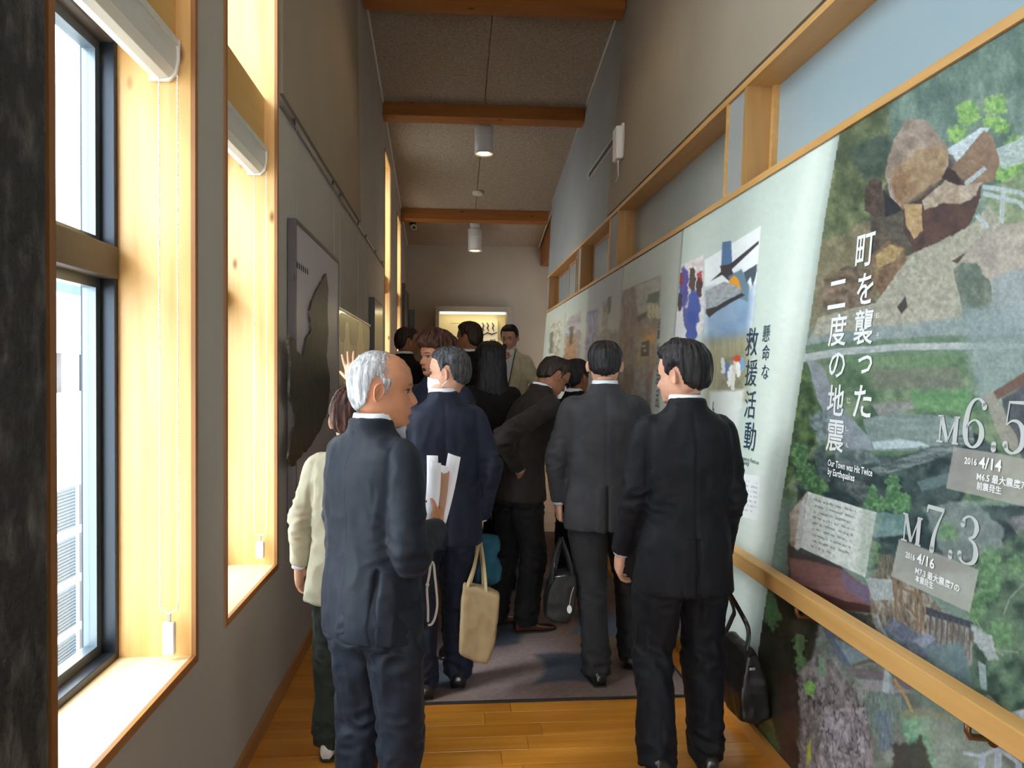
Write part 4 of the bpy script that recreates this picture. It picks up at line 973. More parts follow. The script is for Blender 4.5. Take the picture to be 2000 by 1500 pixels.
# 1 grey-haired man in front
p = gx(752, 752, 2.45)
P1 = person((p.x-.03, 2.42, 0), -44, 1.632, 'grey-haired balding man in dark navy suit, face turned to the right, holding papers', SK_A, C_NAVY, C_NAVY, H_GREY,
    dict(t=.010, bald='front', rough=.0035, line=[(0, .09), (45, .06), (58, .045), (64, .0), (70, -.018), (75, -.016), (80, .022), (92, .036), (102, .026), (108, -.006), (116, -.044), (138, -.066), (180, -.076)]),
    head_yaw=-40, head_pitch=2, age=1, hs=1.03, vent='side', hem=.79, fold=1.1, seed=3, vox=.0045, jvox=.007, neck_fwd=.018, bulk=.94,
    arms={1: dict(el=(.20, -.03, 1.07), wr=(.075, .21, 1.11), d=(-.45, .75, .35), palm=(-.80, -.50, .1), th=(0, .25, 1), curl=(45, 45, 30), thumb=(40, 25)),
          -1: dict(el=(-.20, .03, 1.10), wr=(-.08, .24, 1.08), d=(.7, .5, .3), palm=(.5, -.75, .2), th=(0, .3, 1), curl=(45, 45, 30))},
    legs={1: dict(kn=(.10, .03, .48), an=(.105, .0, .085), yaw=-15), -1: dict(kn=(-.09, .02, .48), an=(-.09, -.03, .085), yaw=10)})
# 2 beige jacket
p = gx(688, 900, 3.15)
P2 = person((p.x, 3.15, 0), -12, 1.48, 'person in beige jacket and dark olive trousers behind the grey-haired man, arm raised', SK_B, C_BEIGE, C_OLIVE, H_RED,
    dict(t=.020, rough=.008), head_yaw=15, hem=.74, vent='centre', seed=5, fold=1.3, skirt=.02, bulk=1.02, shoes=M_SHOEW, eyes=False, trouser_w=1.12,
    arms={1: dict(el=(.13, .20, 1.56), wr=(-.085, .26, 1.755), d=(-.16, .10, 1), palm=(.1, 1, 0), th=(-1, 0, .1), curl=(4, 6, 5), spread=9, thumb=(50, 5)),
          -1: dict(el=(-.235, -.03, 1.12), wr=(-.265, .0, .88), d=(0, .2, -1), palm=(1, 0, 0), th=(0, 1, 0))},
    legs={-1: dict(an=(-.10, -.02, .085), kn=(-.10, .02, .48)), 1: dict(an=(.07, .06, .085), kn=(.08, .06, .48))})
# 3 masked man in navy
p = gx(864, 740, 3.66)
P3 = person((p.x, 3.68, 0), 8, 1.69, 'dark-haired man in navy suit with white face mask, seen from behind', SK_B, C_NAVY2, C_NAVY2, H_MIX,
    dict(t=.012, rough=.004), head_off=(.035, 0, 0), head_yaw=62, head_pitch=2, vent='centre', hem=.76, seed=8, bulk=.98,
    arms={1: dict(el=(.232, -.03, 1.12), wr=(.195, .02, .86), d=(-.1, .1, -1), palm=(-.9, .2, 0), th=(0.2, 1, 0), curl=(60, 60, 35), thumb=(25, 20)),
          -1: dict(el=(-.225, -.01, 1.12), wr=(-.20, .10, .92))},
    legs={1: dict(an=(.10, .12, .085), kn=(.10, .09, .48)), -1: dict(an=(-.085, .02, .085))})
# 4 bending man
p = gx(1012, 1000, 4.62)
P4 = person((p.x, 4.62, 0), -68, 1.72, 'man in black-brown suit leaning forward with hand behind his hip, wearing glasses', SK_C, C_BRN, C_DARKC, H_BROWN,
    dict(t=.018, rough=.006, bald='crown'), head_yaw=-4, head_pitch=34, head_off=(0, .03, -.015), lean=17, vent='centre', hem=.80, seed=11, shoes=M_SHOEB, fold=1.2, bulk=1.02,
    arms={1: dict(el=(.31, -.26, 1.20), wr=(.20, -.10, 1.00), d=(-.5, .5, -.4), palm=(-.6, -.4, .3), th=(.2, .6, .4), curl=(60, 70, 40)),
          -1: dict(el=(-.24, .18, 1.12), wr=(-.18, .34, 1.0))},
    legs={1: dict(an=(.08, .02, .085), kn=(.09, .05, .48)), -1: dict(an=(-.10, -.10, .085), kn=(-.09, -.02, .48))})
# 5 grey suit
p = gx(1180, 900, 3.84)
P5 = person((p.x, 3.84, 0), -6, 1.735, 'man in charcoal grey suit with thinning crown, seen from behind, holding a black bag', SK_B, C_GREY, C_DGREY, H_BLACK,
    dict(t=.015, rough=.004, bald='crown'), head_yaw=-4, head_pitch=6, vent='centre', hem=.775, seed=14, bulk=1.04, eyes=False, fold=.8,
    arms={-1: dict(el=(-.235, .0, 1.12), wr=(-.225, .06, .88), d=(.05, .1, -1), palm=(.9, .2, 0), th=(-.2, 1, 0), curl=(55, 55, 35), thumb=(25, 20)),
          1: dict(el=(.222, .02, 1.13), wr=(.21, .10, .90))},
    legs={-1: dict(an=(-.035, -.06, .085), kn=(-.06, .0, .48), yaw=12), 1: dict(an=(.165, .16, .085), kn=(.14, .12, .48), yaw=-10)})
# 6 black suit, walking
p = gx(1336, 900, 2.90)
P6 = person((p.x, 2.90, 0), 4, 1.685, 'black-haired man in black suit walking away beside the mural wall, briefcase in right hand', SK_B, C_BLACK, C_BLACK, H_BLACK,
    dict(t=.026, rough=.006, side=.2), head_yaw=40, head_pitch=4, vent='centre', hem=.745, seed=17, bulk=.98, fold=1.0, vox=.0045, jvox=.007, neck_fwd=.015,
    arms={-1: dict(el=(-.195, .0, 1.11), wr=(-.225, .10, .865), d=(-.03, .35, -1), palm=(1, 0, 0), th=(0.1, 1, .1), curl=(26, 34, 24), thumb=(30, 15)),
          1: dict(el=(.185, -.03, 1.11), wr=(.175, .04, .86), d=(0, .1, -1), palm=(-.9, .2, 0), th=(.2, 1, 0), curl=(60, 60, 35), thumb=(25, 20))},
    legs={-1: dict(kn=(-.11, .03, .50), an=(-.15, -.12, .135), yaw=6, pitch=28), 1: dict(kn=(.10, .04, .48), an=(.115, .02, .085), yaw=-8)})
# 7 permed hair, looking this way
p = gx(855, 700, 4.35)
P7 = person((p.x, 4.35, 0), 152, 1.79, 'person with reddish-brown wavy hair and open mouth turned towards the camera, navy jacket', SK_A, C_NAVY2, C_DARKC, H_RED,
    dict(t=.028, rough=.020, fringe=.002, line=[(0, .050), (35, .046), (55, .036), (66, .012), (76, -.014), (84, -.02), (90, -.01), (104, .0), (116, -.01), (124, -.040), (138, -.06), (180, -.07)]),
    head_yaw=-26, head_pitch=2, seed=21, hands=False, vox=.009, jvox=.010, bulk=.95)
# 8 dark head at far left
p = gx(793, 675, 6.5)
P8 = person((p.x, 6.5, zfloor(6.5)), -40, 1.79, 'dark-haired figure standing by the third window at the left', SK_C, C_DARKC, C_DARKC, H_BROWN, dict(t=.013), head_yaw=-25, seed=23, vox=.009, jvox=.010,
    arms={1: dict(el=(.24, .12, 1.16), wr=(.10, .20, 1.36), d=(-.2, .1, 1), palm=(-.3, -1, 0), th=(-1, 0, .1), curl=(30, 30, 20))})
# 9 dark man before the case
p = gx(917, 662, 5.9)
P9 = person((p.x, 5.9, zfloor(5.9)), 20, 1.86, 'tall dark-haired man in black suit standing before the lit display case', SK_C, C_DARKC, C_DARKC, H_BROWN, dict(t=.016, rough=.007), head_yaw=38, seed=27, hands=False, vox=.009, jvox=.010)
# 10 speaker
p = gx(995, 675, 7.6)
P10 = person((p.x, 7.6, zfloor(7.6)), 172, 1.78, 'man in pale sage jacket speaking into a microphone at the far end', SK_B, C_SAGE, C_DGREY, H_BLACK, dict(t=.016, rough=.005), head_yaw=-14, head_pitch=10, seed=31, vox=.006, jvox=.009,
    arms={1: dict(el=(.27, .10, 1.14), wr=(.075, .21, 1.36), d=(-.45, -.1, .9), palm=(-.4, -.9, 0), th=(-.6, .2, .6), curl=(60, 60, 30)),
          -1: dict(el=(-.26, .04, 1.13), wr=(-.20, .20, 1.0), curl=(40, 40, 20))})
# 11 long black hair
p = gx(957, 745, 5.2)
P11 = person((p.x, 5.2, zfloor(5.2)), 10, 1.72, 'person with long black hair and black clothes in the middle of the crowd', SK_B, C_DARKC, C_DARKC, H_BLACK,
    dict(t=.030, rough=.006, side=.2, line=[(0, .06), (60, .03), (75, -.03), (90, -.09), (180, -.10)]), seed=35, hands=False, vox=.009, jvox=.010, collar=False, eyes=False)
# 12 dark head behind the leaning man
p = gx(1124, 752, 5.3)
P12 = person((p.x, 5.3, zfloor(5.3)), -50, 1.60, 'black-haired figure almost hidden between the leaning man and the grey-suited man', SK_C, C_DARKC, C_DARKC, H_BLACK, dict(t=.02), seed=39, hands=False, vox=.009, jvox=.010, eyes=False)

# long hair fall of the woman in black
X = P11.hxf; fl = MB(); ring_loft(fl, [(-.26, 0, -.075, .105, .050, 2.2), (-.18, 0, -.07, .112, .060, 2.2), (-.08, 0, -.058, .108, .070, 2.2), (.0, 0, -.045, .102, .078, 2.1), (.06, 0, -.04, .09, .075, 2)], X, 36)
me = remesh(fl, .006, 3); P_ = vget(me); vset(me, P_+nget(me)*(.006*vnoise(P_, (40, 40, 6), 3))[:, None]); me.name = 'hair_fall'; link('hair_fall', me, H_BLACK, P11.root, True)

# clothing and face accessories
glasses(P4); glasses(P10)
patch(P7.hxf, -.017, .017, -.080, -.058, .0035, mat('open_mouth', (.10, .02, .015), .5), 'open_mouth', P7.root, 16, 8)
# mask of the man in navy
def mask(P, m):
    X = P.hxf; vs = []; nx, nz_ = 22, 12
    for lay in (.0035, -.002):
        for j in range(nz_+1):
            for i in range(nx+1):
                u = i/nx*2-1; v = j/nz_; x = .068*u*(1-.12*(1-v)); z = -.102+.088*v*(1-.30*abs(u)**2)+.012*abs(u)**2
                w_ = lerp_tab(T_W, z); f = lerp_tab(T_F, z); q = min(abs(x)/w_, .985)
                y = -.012+(f+.012)*(1-q**2.25)**(1/2.25)+.016*math.exp(-(u/.45)**2)+.004+lay
                vs.append(X(Vector((x, y, z))))
    n = (nx+1)*(nz_+1); fs = [(j*(nx+1)+i, j*(nx+1)+i+1, (j+1)*(nx+1)+i+1, (j+1)*(nx+1)+i) for j in range(nz_) for i in range(nx)]
    o = MB().add(vs, fs).build('face_mask', m, P.root, True)
    for s_ in (1, -1):
        for z0, z1 in ((-.022, .022), (-.085, -.034)):
            q = [Vector((s_*.066, .022, z0)), Vector((s_*.079, .005, z0*.4+z1*.6)), Vector((s_*.084, -.018, z1))]
            e = MB().tube([X(v) for v in q], .0022, 6).build('ear_loop', m, o, True)
mask(P3, mat('mask_white', (.78, .80, .82), .75))
# ties and shirts seen from the front / side
def shirt_front(P, tie=None, w_=.055):
    T = P.txf; vs = []; n = 12
    for i in range(n+1):
        t = i/n; z = 1.47-.30*t; hw = w_*(1-t)+.006; yy = .075+.062*sstep(t*1.5)+.008
        for x in (-hw, 0, hw): vs.append(T((x, yy+(.004 if x == 0 else 0), z)))
    fs = [(i*3+j, i*3+j+1, i*3+j+4, i*3+j+3) for i in range(n) for j in range(2)]
    o = MB().add(vs, fs).build('shirt_front', C_SHIRT, P.root, True)
    if tie:
        mb = MB(); vs = []
        for i in range(n+1):
            t = i/n; z = 1.46-.30*t; hw = (.020 if i < 2 else .014+.018*t); yy = .088+.062*sstep(t*1.5)
            for x, dy in ((-hw, 0), (0, .007), (hw, 0)): vs.append(T((x, yy+dy, z)))
        MB().add(vs, fs).build('necktie', tie, P.root, True)
shirt_front(P1, mat('tie_mustard', (.40, .28, .10), .6)); shirt_front(P4, mat('tie_mauve', (.30, .17, .16), .6)); shirt_front(P10, None, .04)
# lanyard and badge of the speaker, microphone in his hand
T = P10.txf; navy_r = mat('ribbon_navy', (.02, .025, .06), .6)
lb = MB()
for s_ in (1, -1): lb.tube([T((s_*.065, .03, 1.475)), T((s_*.05, .125, 1.38)), T((s_*.02, .155, 1.22)), T((0.0, .162, 1.12))], (.004), 8)
lany = lb.build('lanyard', navy_r, P10.root, True)
bq = T((0, .170, 1.07)); MB().box((bq.x-.045, bq.y-.003, bq.z-.065), (bq.x+.045, bq.y+.003, bq.z+.055)).build('name_badge', mat('badge_white', (.62, .62, .50), .4), P10.root, bevel=.002)
tk = MB()
for x0, x1 in ((.06, .11), (-.11, -.05)): tk.tube([T((x0, .135, 1.40)), T((x0*1.05, .150, 1.2)), T((x1, .158, .95))], [(.014, .006)]*3, 8)
tk.build('lapel', C_SAGE, P10.root, True)
k = P10.k; hw = Vector((.075, .21, 1.36))*k; mloc = P10.M@(hw+Vector((-.045, -.005, .07)))
mic = empty('microphone', mloc, math.radians(172), label='black hand microphone held up to the mouth by the man in the sage jacket', cat='microphone')
mm = Matrix.Rotation(math.radians(-20), 4, 'X')
def mk(prof, nm, m_, par):
    o = MB().lathe(prof, (0, 0, 0), 16); o.v = [mm@Vector(v) for v in o.v]; return o.build(nm, m_, par, True)
mk([(.010, -.13), (.012, -.12), (.014, .03), (.017, .05)], 'handle', M_BLACKP, mic); mk([(.017, .05), (.024, .06), (.026, .075), (.020, .095), (.006, .103)], 'grille', mat('mic_grille', (.06, .06, .06), .5, metal=.7, bump=.6, bscale=400), mic)

# papers and envelopes in the first man's hand
pw = P1.wr[1]; M_PAP = mat('paper_white', (.78, .77, .80), .7); M_KRAFT = mat('envelope_kraft', (.40, .22, .13), .7)
hp_ = gx(843, 985, 2.57)
pf = empty('papers', (hp_.x, hp_.y, hp_.z-.08), math.radians(-40), label='sheaf of folded papers and a kraft envelope held by the grey-haired man', cat='papers')
def sheet(nm, w_, h, dx, dy, rx, ry, m_, bend=.02):
    vs = []; n = 8
    for i in range(n+1):
        for jx in (-1, -.3, .3, 1):
            vs.append((jx*w_/2, bend*math.sin(PI*i/n)*.5+.006*abs(jx), h*i/n))
    fs = [(i*4+j, i*4+j+1, i*4+j+5, i*4+j+4) for i in range(n) for j in range(3)]
    o = MB().add(vs, fs).build(nm, m_, pf, True); o.location = (dx, dy, 0); o.rotation_euler = (rx, ry, 0)
    md = o.modifiers.new('s', 'SOLIDIFY'); md.thickness = .0012; return o
sheet('envelope', .075, .20, 0, 0, -.10, .10, M_KRAFT, .01)
sheet('folded_paper', .05, .245, -.012, -.012, -.14, -.04, M_PAP); sheet('folded_paper', .05, .225, .0, -.02, -.08, .06, M_PAP); sheet('folded_paper', .055, .255, .016, .008, -.10, .20, M_PAP, .015); sheet('folded_paper', .05, .215, .004, .02, .02, .12, M_PAP)
# cord strap hanging from his arm
sb = gx(838, 1095, 2.55); M_CORD = mat('cord_beige', (.52, .44, .36), .7)
q = [(834, 1092), (846, 1100), (849, 1122), (852, 1150), (854, 1180), (850, 1205), (843, 1219), (836, 1221)]; q2 = [(842, 1097), (838, 1125), (834, 1150), (836, 1185), (836, 1215)]
st = empty('bag_strap', (sb.x, sb.y, sb.z), label='beige cord loop hanging below the bent arm of the grey-haired man', cat='strap')
def SV(o): o.parent = st; o.matrix_parent_inverse = Matrix.Translation(-sb); return o
SV(MB().tube(capsule_path([gx(*a, 2.56) for a in q], [.004]*len(q), 4)[0], .0042, 8).build('cord', M_CORD, smooth=True)); SV(MB().tube(capsule_path([gx(*a, 2.58) for a in q2], [.004]*len(q2), 4)[0], .0042, 8).build('cord', M_CORD, smooth=True))
SV(MB().lathe([(.004, -.006), (.007, 0), (.004, .006)], gx(835, 1142, 2.575), 10).build('cord_knot', M_CORD, smooth=True))

# ---- bags
def soft_bag(name, label, cat, pts_front, Y, depth, m, vox=.006, amp=.006, seed=1, sm=4):
    """bag body from its outline (world x, z) swelled in depth"""
    P = [gx(x, y, Y) for x, y in pts_front]; c = sum(P, Vector())/len(P); mb = MB(); n = len(P); layers = [(-depth/2, .93), (-depth*.35, 1.0), (0, 1.02), (depth*.35, 1.0), (depth/2, .93)]
    vs = [(c.x+(p.x-c.x)*s, Y+dy, c.z+(p.z-c.z)*s) for dy, s in layers for p in P]
    fs = [(i*n+k, i*n+(k+1) % n, (i+1)*n+(k+1) % n, (i+1)*n+k) for i in range(len(layers)-1) for k in range(n)]+[tuple(range(n))[::-1], tuple(range((len(layers)-1)*n, len(layers)*n))]
    mb.add(vs, fs); me = remesh(mb, vox, sm); p_ = vget(me); nn = nget(me); vset(me, p_+nn*(amp*vnoise(p_, (9, 9, 6), seed)+amp*.5*(1-2*np.abs(vnoise(p_, (20, 20, 14), seed+2))))[:, None])
    root = empty(name, c, label=label, cat=cat); me.name = 'bag_body'
    o = link('bag_body', me, m, root, True); o.matrix_parent_inverse = Matrix.Translation(-c)
    def V(o): o.parent = root; o.matrix_parent_inverse = Matrix.Translation(-c); return o
    return root, V
def band(pts, w_, th, nm, m_):
    """flat strap along points"""
    return MB().tube(capsule_path(pts, [1]*len(pts), 5)[0], [(th, w_)]*(5*(len(pts)-1)+1), 8).build(nm, m_, smooth=True)
M_TOTE = cloth('tote_natural_canvas', (.42, .31, .17), (.35, .25, .135), .9, .1, 500); M_TEAL = cloth('bag_teal', (.012, .075, .115), (.018, .095, .14), .7, .1); M_LEA = mat('bag_black_leather', (.010, .010, .011), .38, bump=.3, bscale=120, bdist=.002); M_NYL = mat('bag_black_nylon', (.012, .012, .013), .6, bump=.3, bscale=300, bdist=.001)
r_, V = soft_bag('tote_bag', 'natural canvas tote bag hanging from the hand of the masked man', 'bag', [(905, 1140), (930, 1143), (955, 1150), (974, 1158), (972, 1200), (966, 1250), (950, 1293), (925, 1285), (899, 1272), (900, 1220), (901, 1175)], 3.60, .10, M_TOTE, seed=4)
h3 = P3.wr[1]; 
def W(x, y, Y): return gx(x, y, Y)
for (a, b_, dy) in (((914, 1142), (935, 1068), -.03), ((949, 1150), (939, 1068), -.04), ((918, 1142), (933, 1068), .03), ((944, 1148), (937, 1068), .03)):
    p0 = W(*a, 3.60+dy); p1 = W(*b_, 3.64); V(band([p0-Vector((0, 0, .04)), p0, p0.lerp(p1, .5)+Vector((.004, 0, 0)), p1+Vector((0, 0, .02))], .011, .0018, 'strap', M_TOTE))
r_, V = soft_bag('teal_bag', 'soft teal bag hanging behind the canvas tote', 'bag', [(926, 1050), (950, 1046), (972, 1048), (977, 1062), (968, 1085), (978, 1108), (976, 1130), (955, 1141), (930, 1138), (922, 1100)], 3.84, .09, M_TEAL, seed=9, amp=.010)
p0 = W(940, 1052, 3.84); V(band([p0-Vector((0, 0, .02)), W(936, 1040, 3.78), W(934, 1048, 3.70)], .012, .003, 'strap', M_TEAL))
r_, V = soft_bag('shoulder_bag', 'black soft bag with white tag held by the man in the grey suit', 'bag', [(1082, 1118), (1105, 1112), (1122, 1120), (1124, 1150), (1118, 1190), (1106, 1212), (1080, 1208), (1062, 1198), (1064, 1170), (1070, 1140)], 3.86, .14, M_NYL, seed=12)
hp_ = W(1096, 1050, 3.88)
for (a, mid, dy) in (((1076, 1140), (1082, 1090), -.05), ((1118, 1135), (1110, 1090), -.05), ((1080, 1135), (1088, 1090), .04), ((1116, 1130), (1106, 1090), .04)):
    V(band([W(*a, 3.86+dy)-Vector((0, 0, .03)), W(*a, 3.86+dy), W(*mid, 3.86+dy*.8), hp_+Vector((0, 0, 0))], .014, .003, 'strap', M_NYL))
V(MB().tube([W(1084, 1127, 3.785), W(1103, 1124, 3.785)], .004, 8).build('buckle', M_STEEL, smooth=True)); V(MB().tube([W(1083, 1108, 3.80), W(1083, 1098, 3.80)], .003, 8).build('zip_pull', M_STEEL))
V(MB().tube([W(1126, 1130, 3.80), W(1116, 1160, 3.78), W(1112, 1182, 3.77)], .0018, 6).build('tag_cord', M_CORD)); tg = MB().lathe([(.001, -.003), (.012, -.003), (.012, .003), (.001, .003)], (0, 0, 0), 20); cc = W(1112, 1190, 3.768); tg.v = [(cc.x+v[0], cc.y+v[2], cc.z+v[1]*1.7) for v in tg.v]; V(tg.build('round_tag', M_WHITE))
r_, V = soft_bag('briefcase', 'black leather briefcase carried low by the man at the mural wall', 'bag', [(1432, 1256), (1452, 1250), (1462, 1264), (1472, 1300), (1482, 1378), (1450, 1390), (1424, 1384), (1420, 1330)], 3.12, .28, M_LEA, seed=15, vox=.008)
hb = P6.wr[1]+Vector((0, .02, -.09))
for dy in (-.10, .14):
    V(band([W(1440, 1266, 3.12)+Vector((-.01, dy, 0)), W(1448, 1225, 3.12)+Vector((0, dy*.8, 0)), W(1442, 1195, 3.12)+Vector((0, dy*.4, 0)), hb], .010, .004, 'handle', M_LEA))
V(MB().box(tuple(W(1469, 1306, 2.965)+Vector((-.012, -.006, -.006))), tuple(W(1469, 1306, 2.965)+Vector((.012, .004, .006)))).build('clasp', M_STEEL, bevel=.002)); 
# ---------------------------------------------------------------- prints on the right wall
FX, FY, FZ = np.array(_R), np.array(_U), np.array(_F)
def project(P):
    v = P-np.array([0, 0, EYE]); d = np.maximum(v@FZ, 1e-3); return 1000+FPX*(v@FX)/d, 750-FPX*(v@FY)/d
xr_np = np.vectorize(xr)
_G = RNG.uniform(-1, 1, (256, 256))
def vn(x, y):
    xi = np.floor(x).astype(int); yi = np.floor(y).astype(int); fx = x-xi; fy = y-yi; fx = fx*fx*(3-2*fx); fy = fy*fy*(3-2*fy)
    g = lambda a, b: _G[a & 255, b & 255]
    return (g(xi, yi)*(1-fx)+g(xi+1, yi)*fx)*(1-fy)+(g(xi, yi+1)*(1-fx)+g(xi+1, yi+1)*fx)*fy
def fbm(x, y, s, o=4, seed=0, st=(1, 1)):
    r = 0; a = 1; t = 0
    for i in range(o): r = r+a*vn(x/s*st[0]*2**i+seed*17.3, y/s*st[1]*2**i+seed*9.1); t += a; a *= .55
    return r/t
class Canvas:
    """colours of flat print, addressed by a place on the print; u, v are where each point of the print is seen in the photograph"""
    def __init__(s, u, v, base): s.u, s.v = u, v; s.c = np.ones((len(u), 3))*np.array(base, float); s.wx = fbm(u, v, 26, 3, 1); s.wy = fbm(u, v, 26, 3, 2); s.fx = fbm(u, v, 7, 2, 3); s.fy = fbm(u, v, 7, 2, 4)
    def sd(s, pts, warp):
        x = s.u+warp*(s.wx+.6*s.fx); y = s.v+warp*(s.wy+.6*s.fy); P = np.array(pts, float); ins = np.zeros(len(x), bool); d = np.full(len(x), 1e9)
        for i in range(len(P)):
            a, b = P[i], P[(i+1) % len(P)]; e = b-a; L = max(e@e, 1e-6)
            t = np.clip(((x-a[0])*e[0]+(y-a[1])*e[1])/L, 0, 1); d = np.minimum(d, np.hypot(x-a[0]-t*e[0], y-a[1]-t*e[1]))
            with np.errstate(divide='ignore', invalid='ignore'):
                cnd = ((a[1] > y) != (b[1] > y)) & (x < (b[0]-a[0])*(y-a[1])/((b[1]-a[1]) if abs(b[1]-a[1]) > 1e-9 else 1e-9)+a[0])
            ins ^= cnd
        return np.where(ins, d, -d)
    def poly(s, pts, col, warp=0, soft=1.5, al=1, col2=None, ns=14, st=(1, 1), seed=5):
        P = np.array(pts, float); m = (s.u > P[:, 0].min()-40) & (s.u < P[:, 0].max()+40) & (s.v > P[:, 1].min()-40) & (s.v < P[:, 1].max()+40)
        if not m.any(): return
        sub = Canvas.__new__(Canvas); sub.u, sub.v, sub.wx, sub.wy, sub.fx, sub.fy = s.u[m], s.v[m], s.wx[m], s.wy[m], s.fx[m], s.fy[m]
        d = sub.sd(pts, warp); k = np.clip(d/soft+.5, 0, 1)[:, None]*al
        c = np.array(col, float)[None, :]
        if col2 is not None:
            n = np.clip(.5+1.1*fbm(sub.u, sub.v, ns, 4, seed, st), 0, 1)[:, None]; c = c*(1-n)+np.array(col2, float)*n
        s.c[m] = s.c[m]*(1-k)+c*k
    def spot(s, x, y, rx, ry, col, al=1, p=2, warp=4, col2=None, ns=8):
        m = (abs(s.u-x) < rx*1.6+8) & (abs(s.v-y) < ry*1.6+8)
        if not m.any(): return
        d = (abs(s.u[m]+warp*(s.wx[m]+s.fx[m])-x)/rx)**p+(abs(s.v[m]+warp*(s.wy[m]+s.fy[m])-y)/ry)**p
        k = np.clip((1.15-d)/.4, 0, 1)[:, None]*al; c = np.array(col, float)[None, :]
        if col2 is not None: n = np.clip(.5+1.1*fbm(s.u[m], s.v[m], ns, 3, 8), 0, 1)[:, None]; c = c*(1-n)+np.array(col2, float)*n
        s.c[m] = s.c[m]*(1-k)+c*k
    def line(s, pts, w_, col, al=1, warp=1):
        for a, b in zip(pts[:-1], pts[1:]):
            dx, dy = b[0]-a[0], b[1]-a[1]; L = math.hypot(dx, dy); nx, ny = -dy/L*w_/2, dx/L*w_/2
            s.poly([(a[0]+nx, a[1]+ny), (b[0]+nx, b[1]+ny), (b[0]-nx, b[1]-ny), (a[0]-nx, a[1]-ny)], col, warp, 1.2, al)
EDGE = [(1640, 262), (1612, 420), (1580, 640), (1546, 860), (1510, 1080), (1478, 1290), (1462, 1400), (1440, 1560)]
def edge_x(v): return np.interp(v, [p[1] for p in EDGE], [p[0] for p in EDGE])
def paint_near(u, v):
    c = Canvas(u, v, (112, 132, 122)); P = c.poly; Sp = c.spot
    big = 1500
    P([(1500, -900), (4200, -900), (4200, 330), (1500, 420)], (76, 98, 92), 0, 6, 1, (132, 150, 140), 60, (1, 1.3))
    P([(1600, 200), (2000, 0), (2600, -200), (2600, 260), (1640, 400)], (62, 88, 82), 20, 30, .55, (128, 148, 138), 30, (2, .8), 11)
    P([(1980, -300), (4200, -900), (4200, 500), (2000, 300)], (70, 95, 85), 10, 20, .7, (120, 145, 130), 40)
    for x, y, rx, ry in [(1890, 222, 26, 28), (1945, 205, 26, 20), (1955, 245, 22, 16), (1868, 262, 18, 16), (1985, 300, 24, 40), (1965, 335, 26, 22), (1930, 240, 12, 14)]: Sp(x, y, rx, ry, (96, 140, 80), .85, 2, 8, (160, 200, 110))
    # left bank
    P([(1560, 200), (1740, 200), (1735, 330), (1720, 470), (1690, 500), (1590, 560)], (70, 82, 62), 8, 10, 1, (128, 136, 100), 24, (1, .7), 12)
    P([(1650, 290), (1735, 260), (1740, 340), (1690, 350)], (50, 64, 62), 12, 10, .8, (76, 92, 84), 18)
    P([(1590, 480), (1720, 420), (1780, 490), (1770, 560), (1580, 640)], (110, 102, 82), 8, 8, .9, (140, 130, 105), 16)
    # shed roof, timbers
    P([(1848, 292), (1915, 250), (1935, 250), (1900, 300), (1860, 330)], (170, 182, 190), 2, 2, 1, (205, 215, 222), 10, (1, 4))
    P([(1925, 300), (2200, 170), (2200, 250), (1960, 330)], (150, 165, 165), 3, 2, .9, (190, 202, 205), 14, (1, 4))
    # boulders
    P([(1700, 420), (1735, 350), (1850, 300), (1890, 340), (1880, 380), (1790, 500), (1700, 500)], (66, 60, 58), 5, 4, .9, (96, 88, 80), 12)
    P([(1732, 325), (1745, 275), (1768, 234), (1805, 233), (1832, 262), (1850, 285), (1852, 330), (1842, 345), (1790, 380), (1765, 408), (1742, 388), (1730, 350)], (128, 112, 102), 3, 1.6, 1, (168, 152, 140), 22, (1, 1), 21)
    P([(1742, 335), (1790, 292), (1845, 285), (1850, 335), (1800, 375), (1765, 405), (1745, 370)], (136, 106, 82), 5, 7, .8, (168, 144, 108), 14, (1, 1), 22)
    P([(1740, 350), (1780, 330), (1775, 380), (1752, 400)], (110, 85, 68), 4, 4, .8, (150, 115, 85), 10)
    P([(1858, 328), (1922, 255), (1940, 268), (1952, 320), (1940, 355), (1905, 362), (1878, 350)], (122, 98, 82), 2, 1.5, 1, (146, 122, 102), 16)
    P([(1838, 345), (1850, 325), (1868, 335), (1880, 362), (1850, 360)], (56, 46, 48), 2, 2)
    P([(1765, 408), (1800, 385), (1842, 352), (1870, 360), (1918, 362), (1916, 385), (1895, 440), (1866, 462), (1785, 495), (1765, 450)], (66, 52, 54), 3, 1.5, 1, (92, 68, 62), 14)
    P([(1800, 392), (1845, 350), (1872, 362), (1918, 358), (1908, 380), (1880, 398), (1840, 395), (1805, 412)], (150, 132, 112), 3, 2, 1, (186, 172, 158), 12)
    P([(1766, 400), (1800, 398), (1802, 450), (1785, 468), (1770, 440)], (162, 134, 98), 2, 2, 1, (184, 156, 118), 10)
    P([(1688, 412), (1690, 365), (1705, 346), (1722, 352), (1728, 420), (1712, 424), (1695, 414)], (64, 54, 52), 2, 1.5, 1, (92, 78, 70), 10)
    P([(1725, 370), (1750, 395), (1762, 410), (1730, 425)], (44, 46, 52), 2, 2)
    for x, y, rx, ry in [(1735, 520, 30, 32), ]: P([(1700, 500), (1735, 470), (1766, 484), (1773, 545), (1725, 582), (1706, 560)], (104, 82, 68), 3, 2, 1, (140, 116, 92), 12)
    P([(1710, 500), (1738, 478), (1765, 486), (1745, 512), (1715, 525)], (150, 126, 84), 2, 2, 1, (172, 148, 108), 9)
    P([(1598, 600), (1612, 545), (1650, 520), (1700, 525), (1712, 595), (1660, 600), (1640, 605)], (86, 74, 64), 4, 3, 1, (138, 120, 104), 12)
